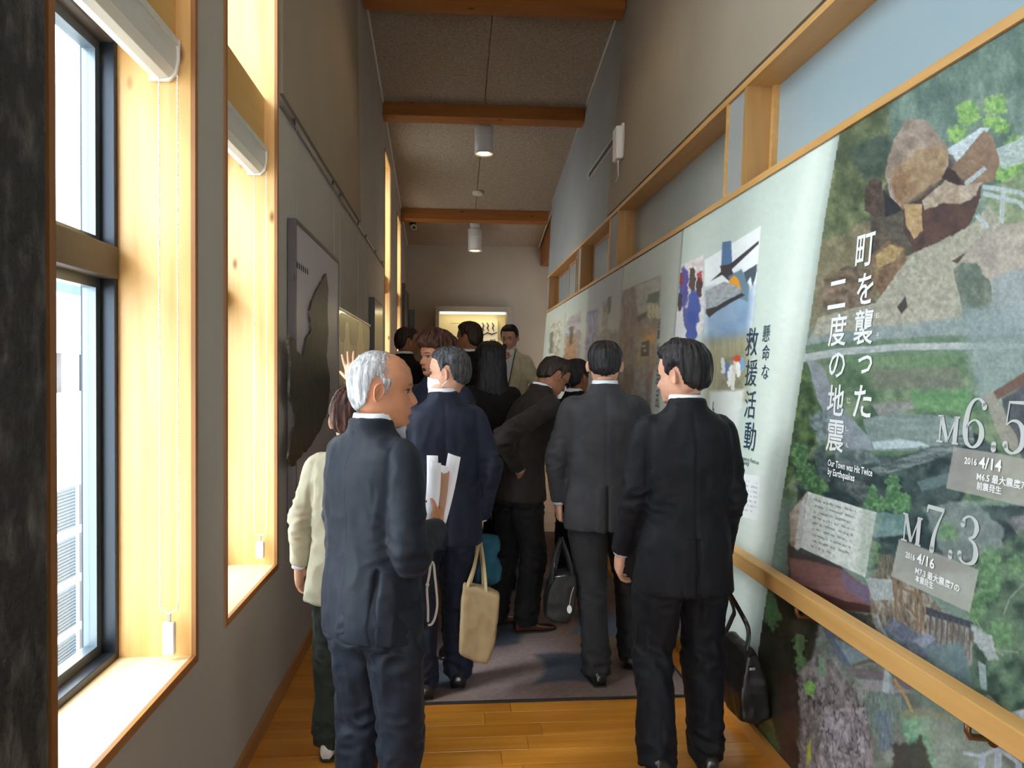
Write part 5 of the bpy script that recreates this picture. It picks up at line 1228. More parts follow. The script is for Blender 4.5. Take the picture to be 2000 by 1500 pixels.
    # gravel slope
    P([(1600, 620), (1712, 590), (1775, 500), (1900, 440), (1930, 400), (2050, 420), (4200, 420), (4200, 690), (1560, 700)], (148, 146, 132), 3, 2, 1, (176, 172, 156), 8, (1, 1), 31)
    P([(1915, 380), (2000, 330), (4200, 100), (4200, 460), (1960, 440)], (110, 128, 98), 6, 8, .8, (160, 172, 130), 16)
    P([(1862, 525), (1880, 512), (1905, 515), (1935, 545), (1940, 600), (1915, 625), (1884, 640), (1876, 585)], (88, 100, 92), 2, 2, 1, (120, 130, 116), 12)
    P([(1872, 500), (1930, 450), (2010, 430), (4200, 430), (4200, 660), (1960, 640), (1942, 560), (1905, 512)], (150, 142, 134), 5, 3, .95, (182, 172, 160), 24)
    P([(1940, 540), (2100, 500), (4200, 500), (4200, 720), (1940, 640)], (132, 146, 152), 8, 10, .8, (156, 168, 172), 30)
    P([(1752, 600), (1768, 578), (1772, 600), (1760, 614)], (66, 60, 58), 1, 1.5); P([(1858, 510), (1888, 492), (1870, 514)], (72, 62, 58), 1, 1.5)
    for a in ([(1920, 365), (1990, 375), (2060, 420)], [(1920, 378), (1990, 395), (2060, 460)], [(1960, 375), (1955, 435)], [(1908, 420), (1930, 445)], [(1885, 360), (1925, 328)]): c.line(a, 9, (172, 184, 188), .95)
    # pale water margin, road, slopes
    P([(1570, 660), (1700, 640), (1880, 620), (4200, 600), (4200, 680), (1570, 700)], (118, 136, 142), 4, 6, .8, (150, 164, 164), 18)
    P([(1570, 672), (1850, 655), (4200, 640), (4200, 672), (1565, 702)], (82, 110, 86), 3, 4, .8, (110, 132, 104), 12)
    P([(1520, 700), (4200, 660), (4200, 960), (1500, 980)], (66, 94, 72), 4, 5, 1, (124, 142, 112), 22, (1, 1), 41)
    P([(1568, 692), (1640, 680), (1760, 671), (1930, 668), (2000, 672), (4200, 660), (4200, 680), (1900, 682), (1760, 684), (1640, 694), (1566, 708)], (160, 168, 168), .5, 1.5, 1, (180, 186, 184), 10)
    P([(1640, 700), (1860, 690), (1850, 730), (1700, 740)], (96, 124, 92), 5, 8, .8, (120, 148, 112), 14); P([(1780, 745), (1895, 760), (1895, 805), (1780, 800)], (80, 128, 84), 6, 6, .85, (120, 158, 112), 12)
    P([(1700, 715), (1870, 720), (1880, 760), (1700, 760)], (104, 106, 96), 8, 8, .8, (128, 128, 118), 12)
    P([(1700, 790), (1780, 782), (1790, 800), (1720, 815)], (118, 120, 118), 3, 3, 1, (146, 146, 142), 6)
    P([(1575, 702), (1605, 712), (1640, 790), (1720, 880), (1655, 880), (1600, 790)], (128, 136, 142), 2, 2, 1, (148, 154, 162), 16)
    P([(1520, 700), (1570, 710), (1598, 800), (1590, 870), (1500, 1000)], (44, 66, 48), 6, 5, 1, (96, 122, 76), 14, (1, 1), 43)
    P([(1580, 810), (1620, 800), (1640, 840), (1600, 870)], (92, 106, 116), 8, 6, .9, (150, 165, 170), 8)
    # river
    P([(1685, 820), (1740, 808), (1850, 812), (1900, 830), (1890, 880), (1800, 880), (1705, 882)], (112, 128, 124), 3, 3, 1, (138, 152, 150), 16, (.5, 2))
    P([(1700, 862), (1780, 858), (1820, 872), (1710, 878)], (190, 205, 210), 3, 2, .8)
    # haze at the right, ruined roof timbers
    P([(1880, 600), (4200, 500), (4200, 900), (1960, 830), (1900, 760)], (130, 146, 148), 10, 16, .75, (150, 164, 166), 40)
    P([(1955, 780), (2010, 745), (4200, 500), (4200, 960), (2000, 900), (1975, 850)], (62, 66, 74), 3, 3, 1, (96, 98, 102), 24)
    P([(1936, 768), (1995, 730), (2400, 600), (2400, 650), (2000, 752), (1946, 782)], (106, 82, 74), 1, 2); P([(1920, 770), (1940, 765), (1990, 860), (1985, 885), (1960, 870)], (150, 144, 134), 2, 2, .9)
    # broken roof band
    P([(1560, 900), (1640, 890), (1760, 890), (1845, 870), (1900, 845), (1955, 880), (1870, 985), (4200, 1000), (4200, 1130), (1900, 1120), (1540, 1110)], (36, 50, 54), 6, 6, 1, (74, 90, 88), 22, (1, 1), 51)
    P([(1700, 915), (1760, 895), (1830, 872), (1900, 842), (1905, 862), (1850, 888), (1770, 915), (1718, 930)], (74, 84, 86), 2, 2, 1, (126, 138, 138), 9, (.4, 3))
    P([(1620, 872), (1700, 880), (1720, 905), (1640, 910)], (78, 90, 92), 4, 4, .9, (130, 142, 146), 10)
    P([(1590, 880), (1612, 868), (1622, 940), (1600, 950)], (60, 76, 78), 2, 2, .9, (96, 112, 112), 8)
    P([(1790, 940), (1870, 918), (1880, 935), (1800, 960)], (96, 116, 118), 2, 3, .9)
    P([(1800, 990), (1900, 975), (1960, 1030), (1960, 1080), (1850, 1100)], (112, 124, 120), 5, 6, .8, (140, 150, 146), 18)
    P([(1960, 1010), (2100, 990), (4200, 990), (4200, 1090), (2000, 1060)], (88, 86, 92), 4, 4, .9, (132, 130, 134), 14)
    for x, y, rx, ry in [(1702, 970, 14, 26), (1745, 965, 18, 34), (1762, 985, 20, 22), (1725, 985, 18, 18), (1600, 955, 20, 18), (1575, 930, 20, 26), (1562, 890, 16, 24)]: Sp(x, y, rx, ry, (62, 100, 68), .9, 2, 9, (112, 156, 104), 6)
    P([(1640, 990), (1700, 1000), (1765, 1005), (1772, 1045), (1700, 1050), (1690, 1010)], (92, 124, 122), 3, 3, .95, (122, 150, 148), 14)
    P([(1655, 935), (1690, 940), (1690, 985), (1650, 960)], (64, 70, 72), 5, 4, .9, (110, 116, 116), 6)
    # right-hand growth under the labels
    P([(1900, 1100), (2000, 1040), (4200, 1040), (4200, 2200), (1760, 2200), (1880, 1360)], (48, 66, 58), 10, 10, 1, (104, 128, 104), 26, (1, 1), 61)
    for x, y, rx, ry in [(1930, 1120, 22, 60), (1905, 1190, 18, 40), (1985, 1105, 22, 26), (1955, 1240, 30, 30), (1850, 1040, 22, 18), (1700, 1080, 16, 28)]: Sp(x, y, rx, ry, (78, 116, 76), .7, 2, 10, (124, 160, 112), 8)
    for a in ([(1960, 1200), (1972, 1170), (2000, 1140)], [(1925, 1265), (1990, 1275)], [(1905, 1210), (1935, 1262), (1960, 1280)]): c.line(a, 3, (150, 150, 140), .8)
    # open book card
    P([(1576, 960), (1542, 1002), (1544, 1086), (1563, 1070)], (150, 128, 108), 1, 2, 1, (196, 190, 180), 26, (.6, 3)); P([(1576, 962), (1563, 985), (1550, 1082), (1563, 1070)], (198, 200, 200), 0, 2)
    P([(1577, 960), (1712, 1001), (1690, 1128), (1563, 1069)], (216, 220, 214), 0, 1.2, .98)
    P([(1684, 992), (1720, 1004), (1700, 1132), (1672, 1120)], (150, 165, 150), 0, 16, .55)
    for i in range(9):
        y0 = 976+i*11.2; x0 = 1590-i*.9; L_ = 84-i*1.2
        m = (np.abs(v-(y0+(u-x0)*(.285+.01*i))) < 2.1) & (u > x0) & (u < x0+L_*(.62 if i == 8 else 1)) & (vn(u/1.9, v*0+i*7) > -.25); c.c[m] = c.c[m]*.55+np.array((70, 74, 74))*.45
    # tiled roof
    P([(1538, 1060), (1562, 1080), (1640, 1104), (1660, 1150), (1540, 1130)], (66, 60, 62), 3, 3)
    P([(1541, 1090), (1580, 1095), (1645, 1112), (1690, 1145), (1735, 1180), (1728, 1194), (1655, 1182), (1545, 1142)], (112, 76, 74), 1, 2, 1, (140, 100, 96), 26, (.5, 3)); P([(1640, 1115), (1700, 1150), (1733, 1178), (1700, 1182), (1650, 1150)], (108, 98, 128), 3, 5, .8)
    P([(1540, 1132), (1650, 1174), (1732, 1188), (1720, 1200), (1640, 1190), (1540, 1150)], (64, 36, 32), 1, 1.5)
    P([(1540, 1150), (1640, 1190), (1740, 1204), (1790, 1260), (1640, 1260), (1520, 1250)], (48, 48, 46), 5, 4, 1, (88, 86, 80), 12)
    # collapsed timber house
    P([(1700, 1125), (1745, 1122), (1810, 1160), (1840, 1190), (1900, 1240), (1900, 1300), (1740, 1300), (1700, 1200)], (92, 82, 74), 4, 3, 1, (158, 150, 136), 11, (2, .6), 71)
    P([(1690, 1128), (1742, 1132), (1745, 1172), (1705, 1172)], (150, 156, 158), 1, 2, 1, (176, 182, 182), 5, (5, .2)); P([(1716, 1080), (1745, 1085), (1745, 1128), (1710, 1124)], (88, 82, 72), 3, 3, .9, (130, 124, 108), 6, (4, .4))
    for a in ([(1748, 1100), (1750, 1220)], [(1760, 1130), (1762, 1230)], [(1788, 1150), (1790, 1230)], [(1745, 1142), (1800, 1165)], [(1800, 1165), (1798, 1240)], [(1775, 1180), (1792, 1215)]): c.line(a, 5, (128, 104, 84))
    P([(1808, 1185), (1900, 1215), (1900, 1228), (1808, 1200)], (62, 64, 74), 1, 2)
    for k in range(8): c.line([(1818+k*11, 1196+k*3.2), (1815+k*11, 1262+k*4)], 3.6, (82, 84, 92), .9)
    for k in range(6): c.line([(1846+k*9, 1240+k*4), (1846+k*9, 1286+k*4)], 4, (134, 134, 128), .7)
    P([(1740, 1205), (1790, 1235), (1830, 1245), (1832, 1262), (1800, 1300), (1720, 1240)], (84, 88, 102), 3, 2, 1, (122, 128, 140), 8); P([(1786, 1252), (1810, 1236), (1828, 1248), (1804, 1268)], (134, 140, 158), 0, 1.2); P([(1740, 1230), (1765, 1218), (1785, 1235), (1760, 1248)], (92, 98, 116), 0, 1.2)
    c.line([(1712, 1200), (1720, 1225), (1735, 1250)], 6, (150, 158, 162)); c.line([(1772, 1190), (1790, 1212)], 4, (140, 136, 128))
    P([(1800, 1265), (1880, 1255), (1900, 1330), (1900, 1380), (1830, 1330)], (84, 104, 110), 5, 6, .95, (116, 134, 138), 22)
    P([(1895, 1215), (1935, 1245), (1950, 1290), (1930, 1290), (1900, 1250)], (150, 154, 156), 5, 3, .9, (180, 184, 186), 8)
    P([(1910, 1290), (1925, 1300), (1928, 1350), (1915, 1345)], (146, 158, 160), 1, 2); P([(1905, 1355), (1935, 1360), (1965, 1395), (1920, 1390)], (140, 140, 140), 3, 2)
    P([(1962, 1395), (2050, 1372), (4200, 1300), (4200, 1700), (2000, 1420)], (186, 192, 200), 1, 2, 1, (206, 210, 214), 20)
    # under the rail: moss, trunk, stones, planks
    P([(1400, 1120), (1540, 1130), (1640, 1230), (1760, 1340), (1900, 1440), (2100, 1560), (2100, 2400), (1300, 2400)], (96, 104, 98), 6, 6, 1, (144, 148, 138), 26, (1, 1), 81)
    P([(1440, 1120), (1540, 1140), (1600, 1210), (1590, 1290), (1560, 1330), (1560, 2300), (1300, 2300)], (30, 30, 24), 8, 8, 1, (62, 58, 44), 24, (1.2, .7), 82)
    for x, y, rx, ry, cc in [(1508, 1200, 14, 32, (72, 104, 66)), (1500, 1175, 10, 22, (72, 104, 66)), (1562, 1262, 12, 26, (84, 112, 74)), (1566, 1296, 12, 20, (84, 116, 76)), (1500, 1430, 14, 34, (72, 92, 52)), (1516, 1460, 8, 24, (72, 92, 52)), (1480, 1330, 10, 30, (52, 56, 36))]: Sp(x, y, rx, ry, cc, .85, 2, 7, tuple(min(255, q*1.25) for q in cc))
    P([(1524, 1300), (1556, 1320), (1556, 1500), (1560, 1800), (1522, 1800)], (54, 34, 30), 5, 6, .9, (82, 54, 48), 14)
    P([(1560, 1310), (1600, 1270), (1660, 1330), (1700, 1420), (1712, 1520), (1740, 2300), (1556, 2300), (1560, 1420)], (94, 88, 88), 6, 4, 1, (156, 144, 146), 13, (1.4, .7), 83)
    P([(1602, 1380), (1690, 1385), (1700, 1520), (1690, 1900), (1585, 1900)], (120, 112, 118), 6, 5, .9, (186, 178, 186), 10, (1.5, .8), 84)
    m = (u > 1560) & (u < 1700) & (v > 1330); k = (np.clip(.10-np.abs(fbm(u, v, 22, 3, 88, (1.8, .7))), 0, .1)*10*m)[:, None]; c.c = c.c*(1-.75*k)+np.array((52, 42, 44))*.75*k
    P([(1570, 1338), (1582, 1325), (1594, 1340), (1588, 1362), (1576, 1355)], (112, 160, 84), 2, 2, 1, (140, 184, 104), 6); Sp(1603, 1305, 8, 22, (118, 150, 122), .9, 2, 6); P([(1576, 1460), (1584, 1440), (1584, 1480), (1575, 1500)], (170, 170, 70), 1, 2)
    P([(1600, 1195), (1620, 1225), (1658, 1280), (1670, 1310), (1640, 1290), (1608, 1232)], (96, 106, 124), 1, 2); P([(1628, 1245), (1700, 1282), (1715, 1298), (1665, 1300)], (134, 152, 160), 2, 2, 1, (120, 140, 150), 12)
    c.line([(1665, 1300), (1700, 1290), (1712, 1292)], 7, (112, 98, 80)); c.line([(1655, 1310), (1725, 1318), (1780, 1345)], 12, (118, 106, 112)); P([(1670, 1325), (1730, 1330), (1790, 1355), (1690, 1350)], (146, 140, 146), 3, 3)
    P([(1728, 1302), (1742, 1322), (1728, 1390), (1722, 1400), (1724, 1340)], (176, 188, 194), .5, 1.5); c.line([(1738, 1320), (1750, 1400)], 5, (150, 164, 166)); c.line([(1745, 1325), (1768, 1360), (1790, 1410)], 6, (176, 150, 100)); c.line([(1785, 1400), (1812, 1435), (1820, 1445)], 12, (166, 140, 96))
    P([(1690, 1345), (1760, 1360), (1780, 1400), (1740, 1420), (1700, 1430)], (88, 104, 100), 10, 8, .9, (130, 144, 136), 8, (2, .6)); P([(1712, 1390), (1740, 1395), (1745, 1460), (1720, 1470)], (84, 100, 116), 5, 5, .9, (124, 138, 150), 7, (3, .5))
    P([(1750, 1385), (1860, 1395), (1880, 1410), (1760, 1400)], (128, 126, 96), 3, 6, .8, (150, 148, 116), 12); P([(1762, 1405), (1810, 1400), (1820, 1460), (1840, 1520), (1780, 1520)], (92, 140, 108), 9, 6, .9, (146, 184, 154), 8); P([(1790, 1400), (1940, 1400), (1960, 1500), (1830, 1500)], (128, 140, 126), 8, 20, .6, (160, 168, 156), 30)
    P([(1745, 1455), (1800, 1440), (1830, 1520), (1740, 1540)], (56, 50, 48), 8, 6, .8)
    c.line([(1880, 1470), (1925, 1478)], 7, (176, 184, 196)); c.line([(1918, 1478), (1915, 1540)], 12, (160, 172, 188)); c.line([(1950, 1465), (1948, 1540)], 14, (166, 178, 192)); c.line([(1990, 1488), (1988, 1560)], 12, (160, 172, 188)); c.line([(1918, 1475), (1950, 1462), (1990, 1490)], 8, (176, 184, 196))
    # fine leaf and gravel grain
    c.c *= (1+.14*fbm(u, v, 5, 3, 91)+.06*fbm(u, v, 2.2, 2, 92))[:, None]
    c.c = c.c*.95+np.array((120, 140, 142))*.05
    # translucent labels
    P([(1863, 872), (2010, 897), (2090, 912), (2060, 1010), (2000, 990), (1848, 953)], (158, 152, 148), 0, 1, .80, (172, 168, 160), 40); P([(1756, 1053), (1912, 1112), (1894, 1196), (1740, 1126)], (160, 156, 148), 0, 1, .84, (172, 174, 166), 40)
    # neighbouring pale banner with its printed curl
    return c
def paint_banner(c, u, v):
    ex = edge_x(v); s = ex-u; m = s > 0
    g = np.ones((len(u), 3))*np.array((192, 205, 198)); k = np.clip((u-1560+(v-260)*.10)/90, 0, 1)[:, None]
    t = np.clip(s/60, 0, 1)[:, None]; g = g*(1-.0*t)
    curl = np.exp(-((s-42)/26)**2)[:, None]; g = g+curl*np.array((22, 20, 20)); dark = np.clip(1-s/14, 0, 1)[:, None]; g = g*(1-.16*dark)
    b = Canvas(u, v, (0, 0, 0)); b.c = g; P = b.poly; Sp = b.spot
    # rescue photographs
    P([(1376, 508), (1486, 441), (1476, 560), (1466, 664), (1376, 690)], (232, 238, 240), 0, 1.4); P([(1378, 600), (1472, 560), (1462, 662), (1376, 680)], (120, 150, 184), 2, 18, 1, (146, 172, 200), 30)
    P([(1376, 560), (1400, 555), (1400, 575), (1376, 585)], (190, 205, 210), 3, 6)
    P([(1411, 473), (1428, 470), (1430, 515), (1424, 526), (1408, 524)], (84, 116, 156), 0, 1.2); P([(1388, 549), (1418, 522), (1482, 470), (1482, 476), (1425, 530), (1408, 538)], (60, 58, 72), 0, 1.2); P([(1406, 520), (1424, 516), (1436, 540), (1424, 548), (1410, 536)], (62, 58, 68), 1, 1.5)
    P([(1422, 540), (1448, 525), (1464, 560), (1460, 590), (1440, 580)], (104, 132, 152), 1, 3); P([(1424, 548), (1434, 536), (1442, 545), (1448, 565), (1440, 575), (1425, 560)], (226, 158, 52), 1, 2); P([(1452, 532), (1478, 515), (1478, 530), (1470, 560), (1466, 540), (1458, 552)], (70, 84, 100), 1, 1.5)
    P([(1377, 568), (1415, 550), (1444, 560), (1446, 572), (1400, 600), (1377, 604)], (146, 152, 158), 1, 1.5, 1, (176, 182, 188), 5); P([(1378, 604), (1400, 598), (1448, 572), (1455, 576), (1400, 608), (1385, 620), (1378, 612)], (48, 54, 62), 1, 1.5)
    P([(1325, 520), (1374, 498), (1374, 640), (1345, 680), (1318, 680)], (196, 190, 192), 2, 2, 1, (228, 224, 226), 8); 
    for x, y, rx, ry, cc in [(1336, 560, 8, 40, (70, 70, 150)), (1330, 545, 5, 12, (150, 50, 60)), (1368, 545, 5, 16, (176, 60, 70)), (1366, 560, 6, 20, (60, 50, 56)), (1352, 545, 7, 24, (70, 56, 58)), (1355, 600, 12, 34, (50, 78, 158)), (1350, 640, 10, 34, (46, 74, 152)), (1329, 590, 5, 18, (48, 44, 60)), (1328, 640, 9, 30, (206, 208, 214)), (1340, 620, 5, 22, (76, 84, 150))]: Sp(x, y, rx, ry, cc, .92, 2.5, 3)
    P([(1375, 665), (1465, 650), (1460, 780), (1380, 800)], (132, 126, 92), 6, 22, .85, (164, 158, 128), 14, (3, .3)); P([(1405, 700), (1456, 690), (1452, 780), (1405, 775)], (112, 110, 90), 4, 10, .8, (150, 146, 124), 8)
    for k, (x, y) in enumerate([(1412, 715), (1420, 722), (1428, 728), (1436, 716), (1442, 722), (1450, 712), (1424, 740), (1432, 745)]): Sp(x, y, 4, 16, [(222, 222, 220), (90, 120, 170), (232, 232, 228), (214, 208, 200), (240, 238, 232), (120, 160, 200), (236, 236, 230), (226, 224, 216)][k], .95, 3, 2)
    Sp(1440, 699, 8, 6, (206, 66, 50), .95)
    P([(1385, 765), (1455, 760), (1435, 850), (1400, 900), (1385, 860)], (222, 226, 222), 2, 8, .95)
    c.line if False else None
    m3 = (abs(u-1393) < 1.0) & (v > 785) & (v < 812); b.c[m3] = (30, 40, 50)
    P([(1450, 925), (1484, 930), (1480, 1017), (1444, 1008)], (226, 230, 232), 0, 1.2)
    for i in range(7):
        y0 = 938+i*9.5; mm = (abs(v-(y0+(u-1452)*.2)) < 1.6) & (u > 1452) & (u < 1479-(10 if i == 6 else 0)) & (vn(u/1.6, v*0+i*3) > -.2); b.c[mm] = b.c[mm]*.6+np.array((110, 116, 130))*.4
    # farther pale panels
    def tone(x0, x1, col): 
        mm = (u < x1) & (u >= x0); q = np.clip((u-x0)/8, 0, 1)[:, None]; b.c[mm] = (np.array(col)*(.90+.10*q))[mm]
    tone(1216, 1316+0, (178, 184, 178)); 
    j1 = np.interp(v, [449, 675, 900], [1335, 1317, 1304]); mm = (u < j1) & (u > 1150); q = np.clip((j1-u)/5, 0, 1)[:, None]; b.c[mm] = (np.array((180, 186, 178))*(.88+.12*q))[mm]
    j2 = np.interp(v, [525, 670, 900], [1218, 1209, 1198]); mm = (u < j2); q = np.clip((j2-u)/4, 0, 1)[:, None]; b.c[mm] = (np.array((168, 172, 178))*(.88+.12*q))[mm]
    j3 = np.interp(v, [570, 700, 900], [1150, 1144, 1138]); mm = (u < j3); q = np.clip((j3-u)/3, 0, 1)[:, None]; b.c[mm] = (np.array((196, 208, 202))*(.86+.14*q))[mm]
    j4 = np.interp(v, [597, 900], [1105.5, 1098]); mm = (u < j4); q = np.clip((j4-u)/2.5, 0, 1)[:, None]; b.c[mm] = (np.array((196, 206, 198))*(.86+.14*q))[mm]
    P([(1216, 568), (1291, 537), (1286, 640), (1278, 700), (1262, 900), (1195, 900), (1206, 680)], (112, 98, 96), 1, 3, 1, (150, 140, 134), 14, (2, .7)); P([(1242, 560), (1290, 538), (1288, 590), (1245, 620)], (150, 150, 142), 2, 3, .95, (180, 178, 168), 8)
    P([(1268, 575), (1289, 567), (1287, 590), (1262, 592)], (80, 104, 84), 2, 2); 
    for x in (1268, 1276, 1284): Sp(x, 608, 4, 14, (196, 190, 150), .95, 2.4, 2)
    P([(1243, 618), (1264, 608), (1264, 618), (1243, 630)], (72, 70, 70), 1, 2); P([(1216, 600), (1240, 590), (1240, 680), (1210, 690)], (104, 86, 88), 4, 4, .9, (150, 128, 128), 6, (2, .5))
    P([(1248, 640), (1282, 630), (1280, 720), (1240, 740)], (146, 122, 96), 4, 6, .9, (180, 160, 130), 10); P([(1262, 655), (1281, 650), (1279, 670), (1262, 668)], (206, 150, 80), 2, 4, .9); P([(1254, 668), (1269, 664), (1267, 696), (1251, 696)], (56, 50, 48), 0, 1.2)
    for a in ((1258, 676), (1260, 684)): Sp(a[0], a[1], 4, 2, (170, 166, 160), .9, 2, 1)
    P([(1266, 735), (1274, 726), (1272, 736), (1267, 742)], (196, 84, 60), 1, 1.5); P([(1240, 715), (1262, 712), (1262, 780), (1232, 790)], (136, 132, 132), 4, 5, .9, (170, 166, 164), 5)
    P([(1148, 612), (1168, 600), (1168, 680), (1144, 700)], (92, 96, 148), 4, 5, .9, (150, 156, 196), 5, (3, .5)); P([(1166, 660), (1180, 640), (1206, 650), (1200, 800), (1140, 800), (1150, 690)], (92, 88, 92), 5, 8, .8, (136, 132, 136), 7)
    P([(1178, 590), (1188, 584), (1186, 660), (1176, 660)], (112, 102, 98), 2, 2, .9, (160, 152, 146), 5); P([(1188, 582), (1194, 578), (1192, 610), (1187, 612)], (60, 64, 70), 1, 1.5)
    P([(1104, 640), (1112, 620), (1136, 606), (1134, 680), (1128, 760), (1100, 760)], (148, 148, 160), 3, 3, .95, (196, 198, 210), 7); P([(1104, 660), (1126, 650), (1128, 720), (1102, 720)], (150, 108, 72), 4, 5, .9, (206, 150, 96), 6); P([(1112, 640), (1120, 636), (1118, 670), (1112, 676)], (62, 60, 72), 1, 1.5)
    P([(1074, 634), (1096, 626), (1093, 700), (1088, 730), (1071, 730)], (150, 150, 126), 2, 3, .95, (222, 224, 214), 5, (2, .8)); P([(1074, 650), (1080, 646), (1080, 690), (1072, 690)], (82, 84, 70), 2, 2, .8); c.c[m] = np.clip(b.c*(1+.02*fbm(u, v, 9, 2, 95))[:, None], 0, 255)[m]
    return c
def srgb_arr(c): c = np.clip(c, 0, 255)/255; return np.where(c > .04045, ((c+.055)/1.055)**2.4, c/12.92)
def print_grid(nm, ys, zs, off, label, paint_all=True):
    Yg, Zg = np.meshgrid(ys, zs, indexing='ij'); Xg = xr_np(Zg)-off; P = np.stack([Xg.ravel(), Yg.ravel(), Zg.ravel()], 1); Q = P.copy(); Q[:, 1] = np.maximum(Q[:, 1], 1.05)
    u, v = project(Q); u = u+(Q[:, 1]-P[:, 1])*700
    c = paint_near(u, v); paint_banner(c, u, v)
    ny, nz = len(ys), len(zs); i = np.arange(ny*nz).reshape(ny, nz); f = np.stack([i[:-1, :-1], i[:-1, 1:], i[1:, 1:], i[1:, :-1]], -1).reshape(-1, 4)
    me = bpy.data.meshes.new(nm); me.vertices.add(len(P)); me.vertices.foreach_set('co', P.ravel()); me.loops.add(len(f)*4); me.loops.foreach_set('vertex_index', f.ravel())
    me.polygons.add(len(f)); me.polygons.foreach_set('loop_start', np.arange(len(f))*4); me.polygons.foreach_set('loop_total', np.full(len(f), 4)); me.update(); me.validate()
    a = me.color_attributes.new('print', 'FLOAT_COLOR', 'POINT'); a.data.foreach_set('color', np.c_[srgb_arr(c.c)*PRINT_GAIN, np.ones(len(P))].ravel().astype('f4'))
    return tag(link(nm, me, M_PRINT), label, 'mural')
PRINT_GAIN = 1.0
M_PRINT = mat('printed_wallpaper', (.5, .5, .5), .42, vcol='print', spec=.45, bump=.03, bscale=300, bdist=.001)
def yseq(a, b, k):
    out = [a]
    while out[-1] < b: out.append(out[-1]+max(k*out[-1]**2, .0025))
    out[-1] = b; return np.array(out)
ZS = np.arange(.068, 2.5115, .0036); ZS[-1] = 2.511
near_ys = np.r_[np.arange(-1.5, 1.2, .05), yseq(1.2, 4.83, .00085)]
mural = print_grid('mural_print', near_ys, ZS, .003, 'wall-high photo mural of the earthquake landslide with pale rescue banner beside it')
far_p = print_grid('exhibition_panel', yseq(4.832, 11.88, .0012), np.arange(.068, 2.5115, .0085), .004, 'row of pale exhibition panels with blurred photographs farther down the right wall')
# ---- lettering
def text_geo(s, bold=0.0):
    cu = bpy.data.curves.new('t', 'FONT'); cu.body = s; cu.size = 1; cu.resolution_u = 2; cu.offset = bold; o = bpy.data.objects.new('t', cu); C.objects.link(o)
    dg = bpy.context.evaluated_depsgraph_get(); me = bpy.data.meshes.new_from_object(o.evaluated_get(dg)); n = len(me.vertices); co = np.zeros(n*3)
    me.vertices.foreach_get('co', co); co = co.reshape(-1, 3)[:, :2].copy(); fs = [tuple(p.vertices) for p in me.polygons]; bpy.data.objects.remove(o); bpy.data.meshes.remove(me); bpy.data.curves.remove(cu); return co, fs
def wall_pt(px_, py_, z=None):
    p = atX(px_, py_, 1.42)
    for _ in range(6): p = atX(px_, py_, xr(p.z)-.005)
    return p
def put(co, fs, y0, z0, w_, h, mb, off=.0062):
    """text box: co normalised to its bounds; y0 = left edge on the wall, text runs towards smaller y"""
    mn, mx = co.min(0), co.max(0); q = (co-mn)/np.maximum(mx-mn, 1e-6); 
    vs = [(xr(z0+b*h)-off, y0-a*w_, z0+b*h) for a, b in q]; mb.add(vs, fs)
def char_box(ch, x0, x1, y0, y1, mb, bold=.01, off=.0062):
    """one sign filling the place between pixel columns x0..x1 and rows y0..y1"""
    xm, ym = (x0+x1)/2, (y0+y1)/2; a = wall_pt(x0, ym); b = wall_pt(x1, ym); t = wall_pt(xm, y0); d = wall_pt(xm, y1)
    co, fs = text_geo(ch, bold); put(co, fs, a.y, d.z, abs(a.y-b.y), abs(t.z-d.z), mb, off)
M_TW = mat('print_white', (.86, .88, .88), .5); M_TB = mat('print_dark_blue', (.02, .05, .09), .5); M_TG = mat('print_glass_white', (.52, .55, .54), .5); M_TR = mat('print_red', (.4, .08, .05), .5)
def column(items, nm, m, parent, bold=.012):
    for it in items: mb = MB(); char_box(*it, mb, bold); mb.build(nm, m, parent)
column([('町', 1673, 1708, 457, 520), ('を', 1675, 1706, 533, 594), ('襲', 1669, 1706, 604, 673), ('っ', 1676, 1704, 694, 730), ('た', 1668, 1703, 752, 816)], 'title_text', M_TW, mural)
column([('二', 1619, 1653, 548, 602), ('度', 1620, 1654, 613, 676), ('の', 1620, 1651, 688, 738), ('地', 1617, 1649, 751, 812), ('震', 1615, 1649, 820, 884)], 'title_text', M_TW, mural)
column([('お', 1711, 1718, 609, 621), ('そ', 1711, 1718, 650, 660), ('じ', 1655, 1661, 777, 788), ('し', 1652, 1658, 832, 842), ('ん', 1652, 1658, 864, 874)], 'small_text', M_TW, mural, 0)
def wline(s, x0, x1, yb, h_px, nm, m, parent, bold=.005, asc=True):
    """line of text: starts at pixel (x0, yb) on its base line and ends at column x1; level on the wall"""
    p = wall_pt(x0, yb)
    q = wall_pt(x1, yb)
    for _ in range(5):
        yy = 727+(yb-727)*(x1-881)/(x0-881); q = wall_pt(x1, yy)
    t = wall_pt(x0, yb-h_px); co, fs = text_geo(s, bold); mn, mx = co.min(0), co.max(0); H = (t.z-p.z); full = mx[1]-mn[1]; base = -mn[1]
    capH = full-base if base > 0 else full
    mb = MB(); put(co, fs, p.y, p.z-H*base/capH, abs(p.y-q.y), H*full/capH, mb); return mb.build(nm, m, parent)
wline('Our Town was Hit Twice', 1617, 1704, 909, 13, 'subtitle_text', M_TW, mural, .02); wline('by Earthquakes', 1617, 1669, 926, 13, 'subtitle_text', M_TW, mural, .02)
wline('2016', 1884, 1908, 905, 13, 'label_text', M_TW, mural, .02); wline('4/14', 1912, 1956, 913, 22, 'label_text', M_TW, mural, .02)
wline('M6.5 最大震度7の', 1908, 2016, 936, 15, 'label_text', M_TW, mural, .015); wline('前震発生', 1908, 1956, 954, 14, 'label_text', M_TW, mural, .015)
wline('2016', 1769, 1787, 1088, 12, 'label_text', M_TW, mural, .02); wline('4/16', 1791, 1825, 1098, 20, 'label_text', M_TW, mural, .02)
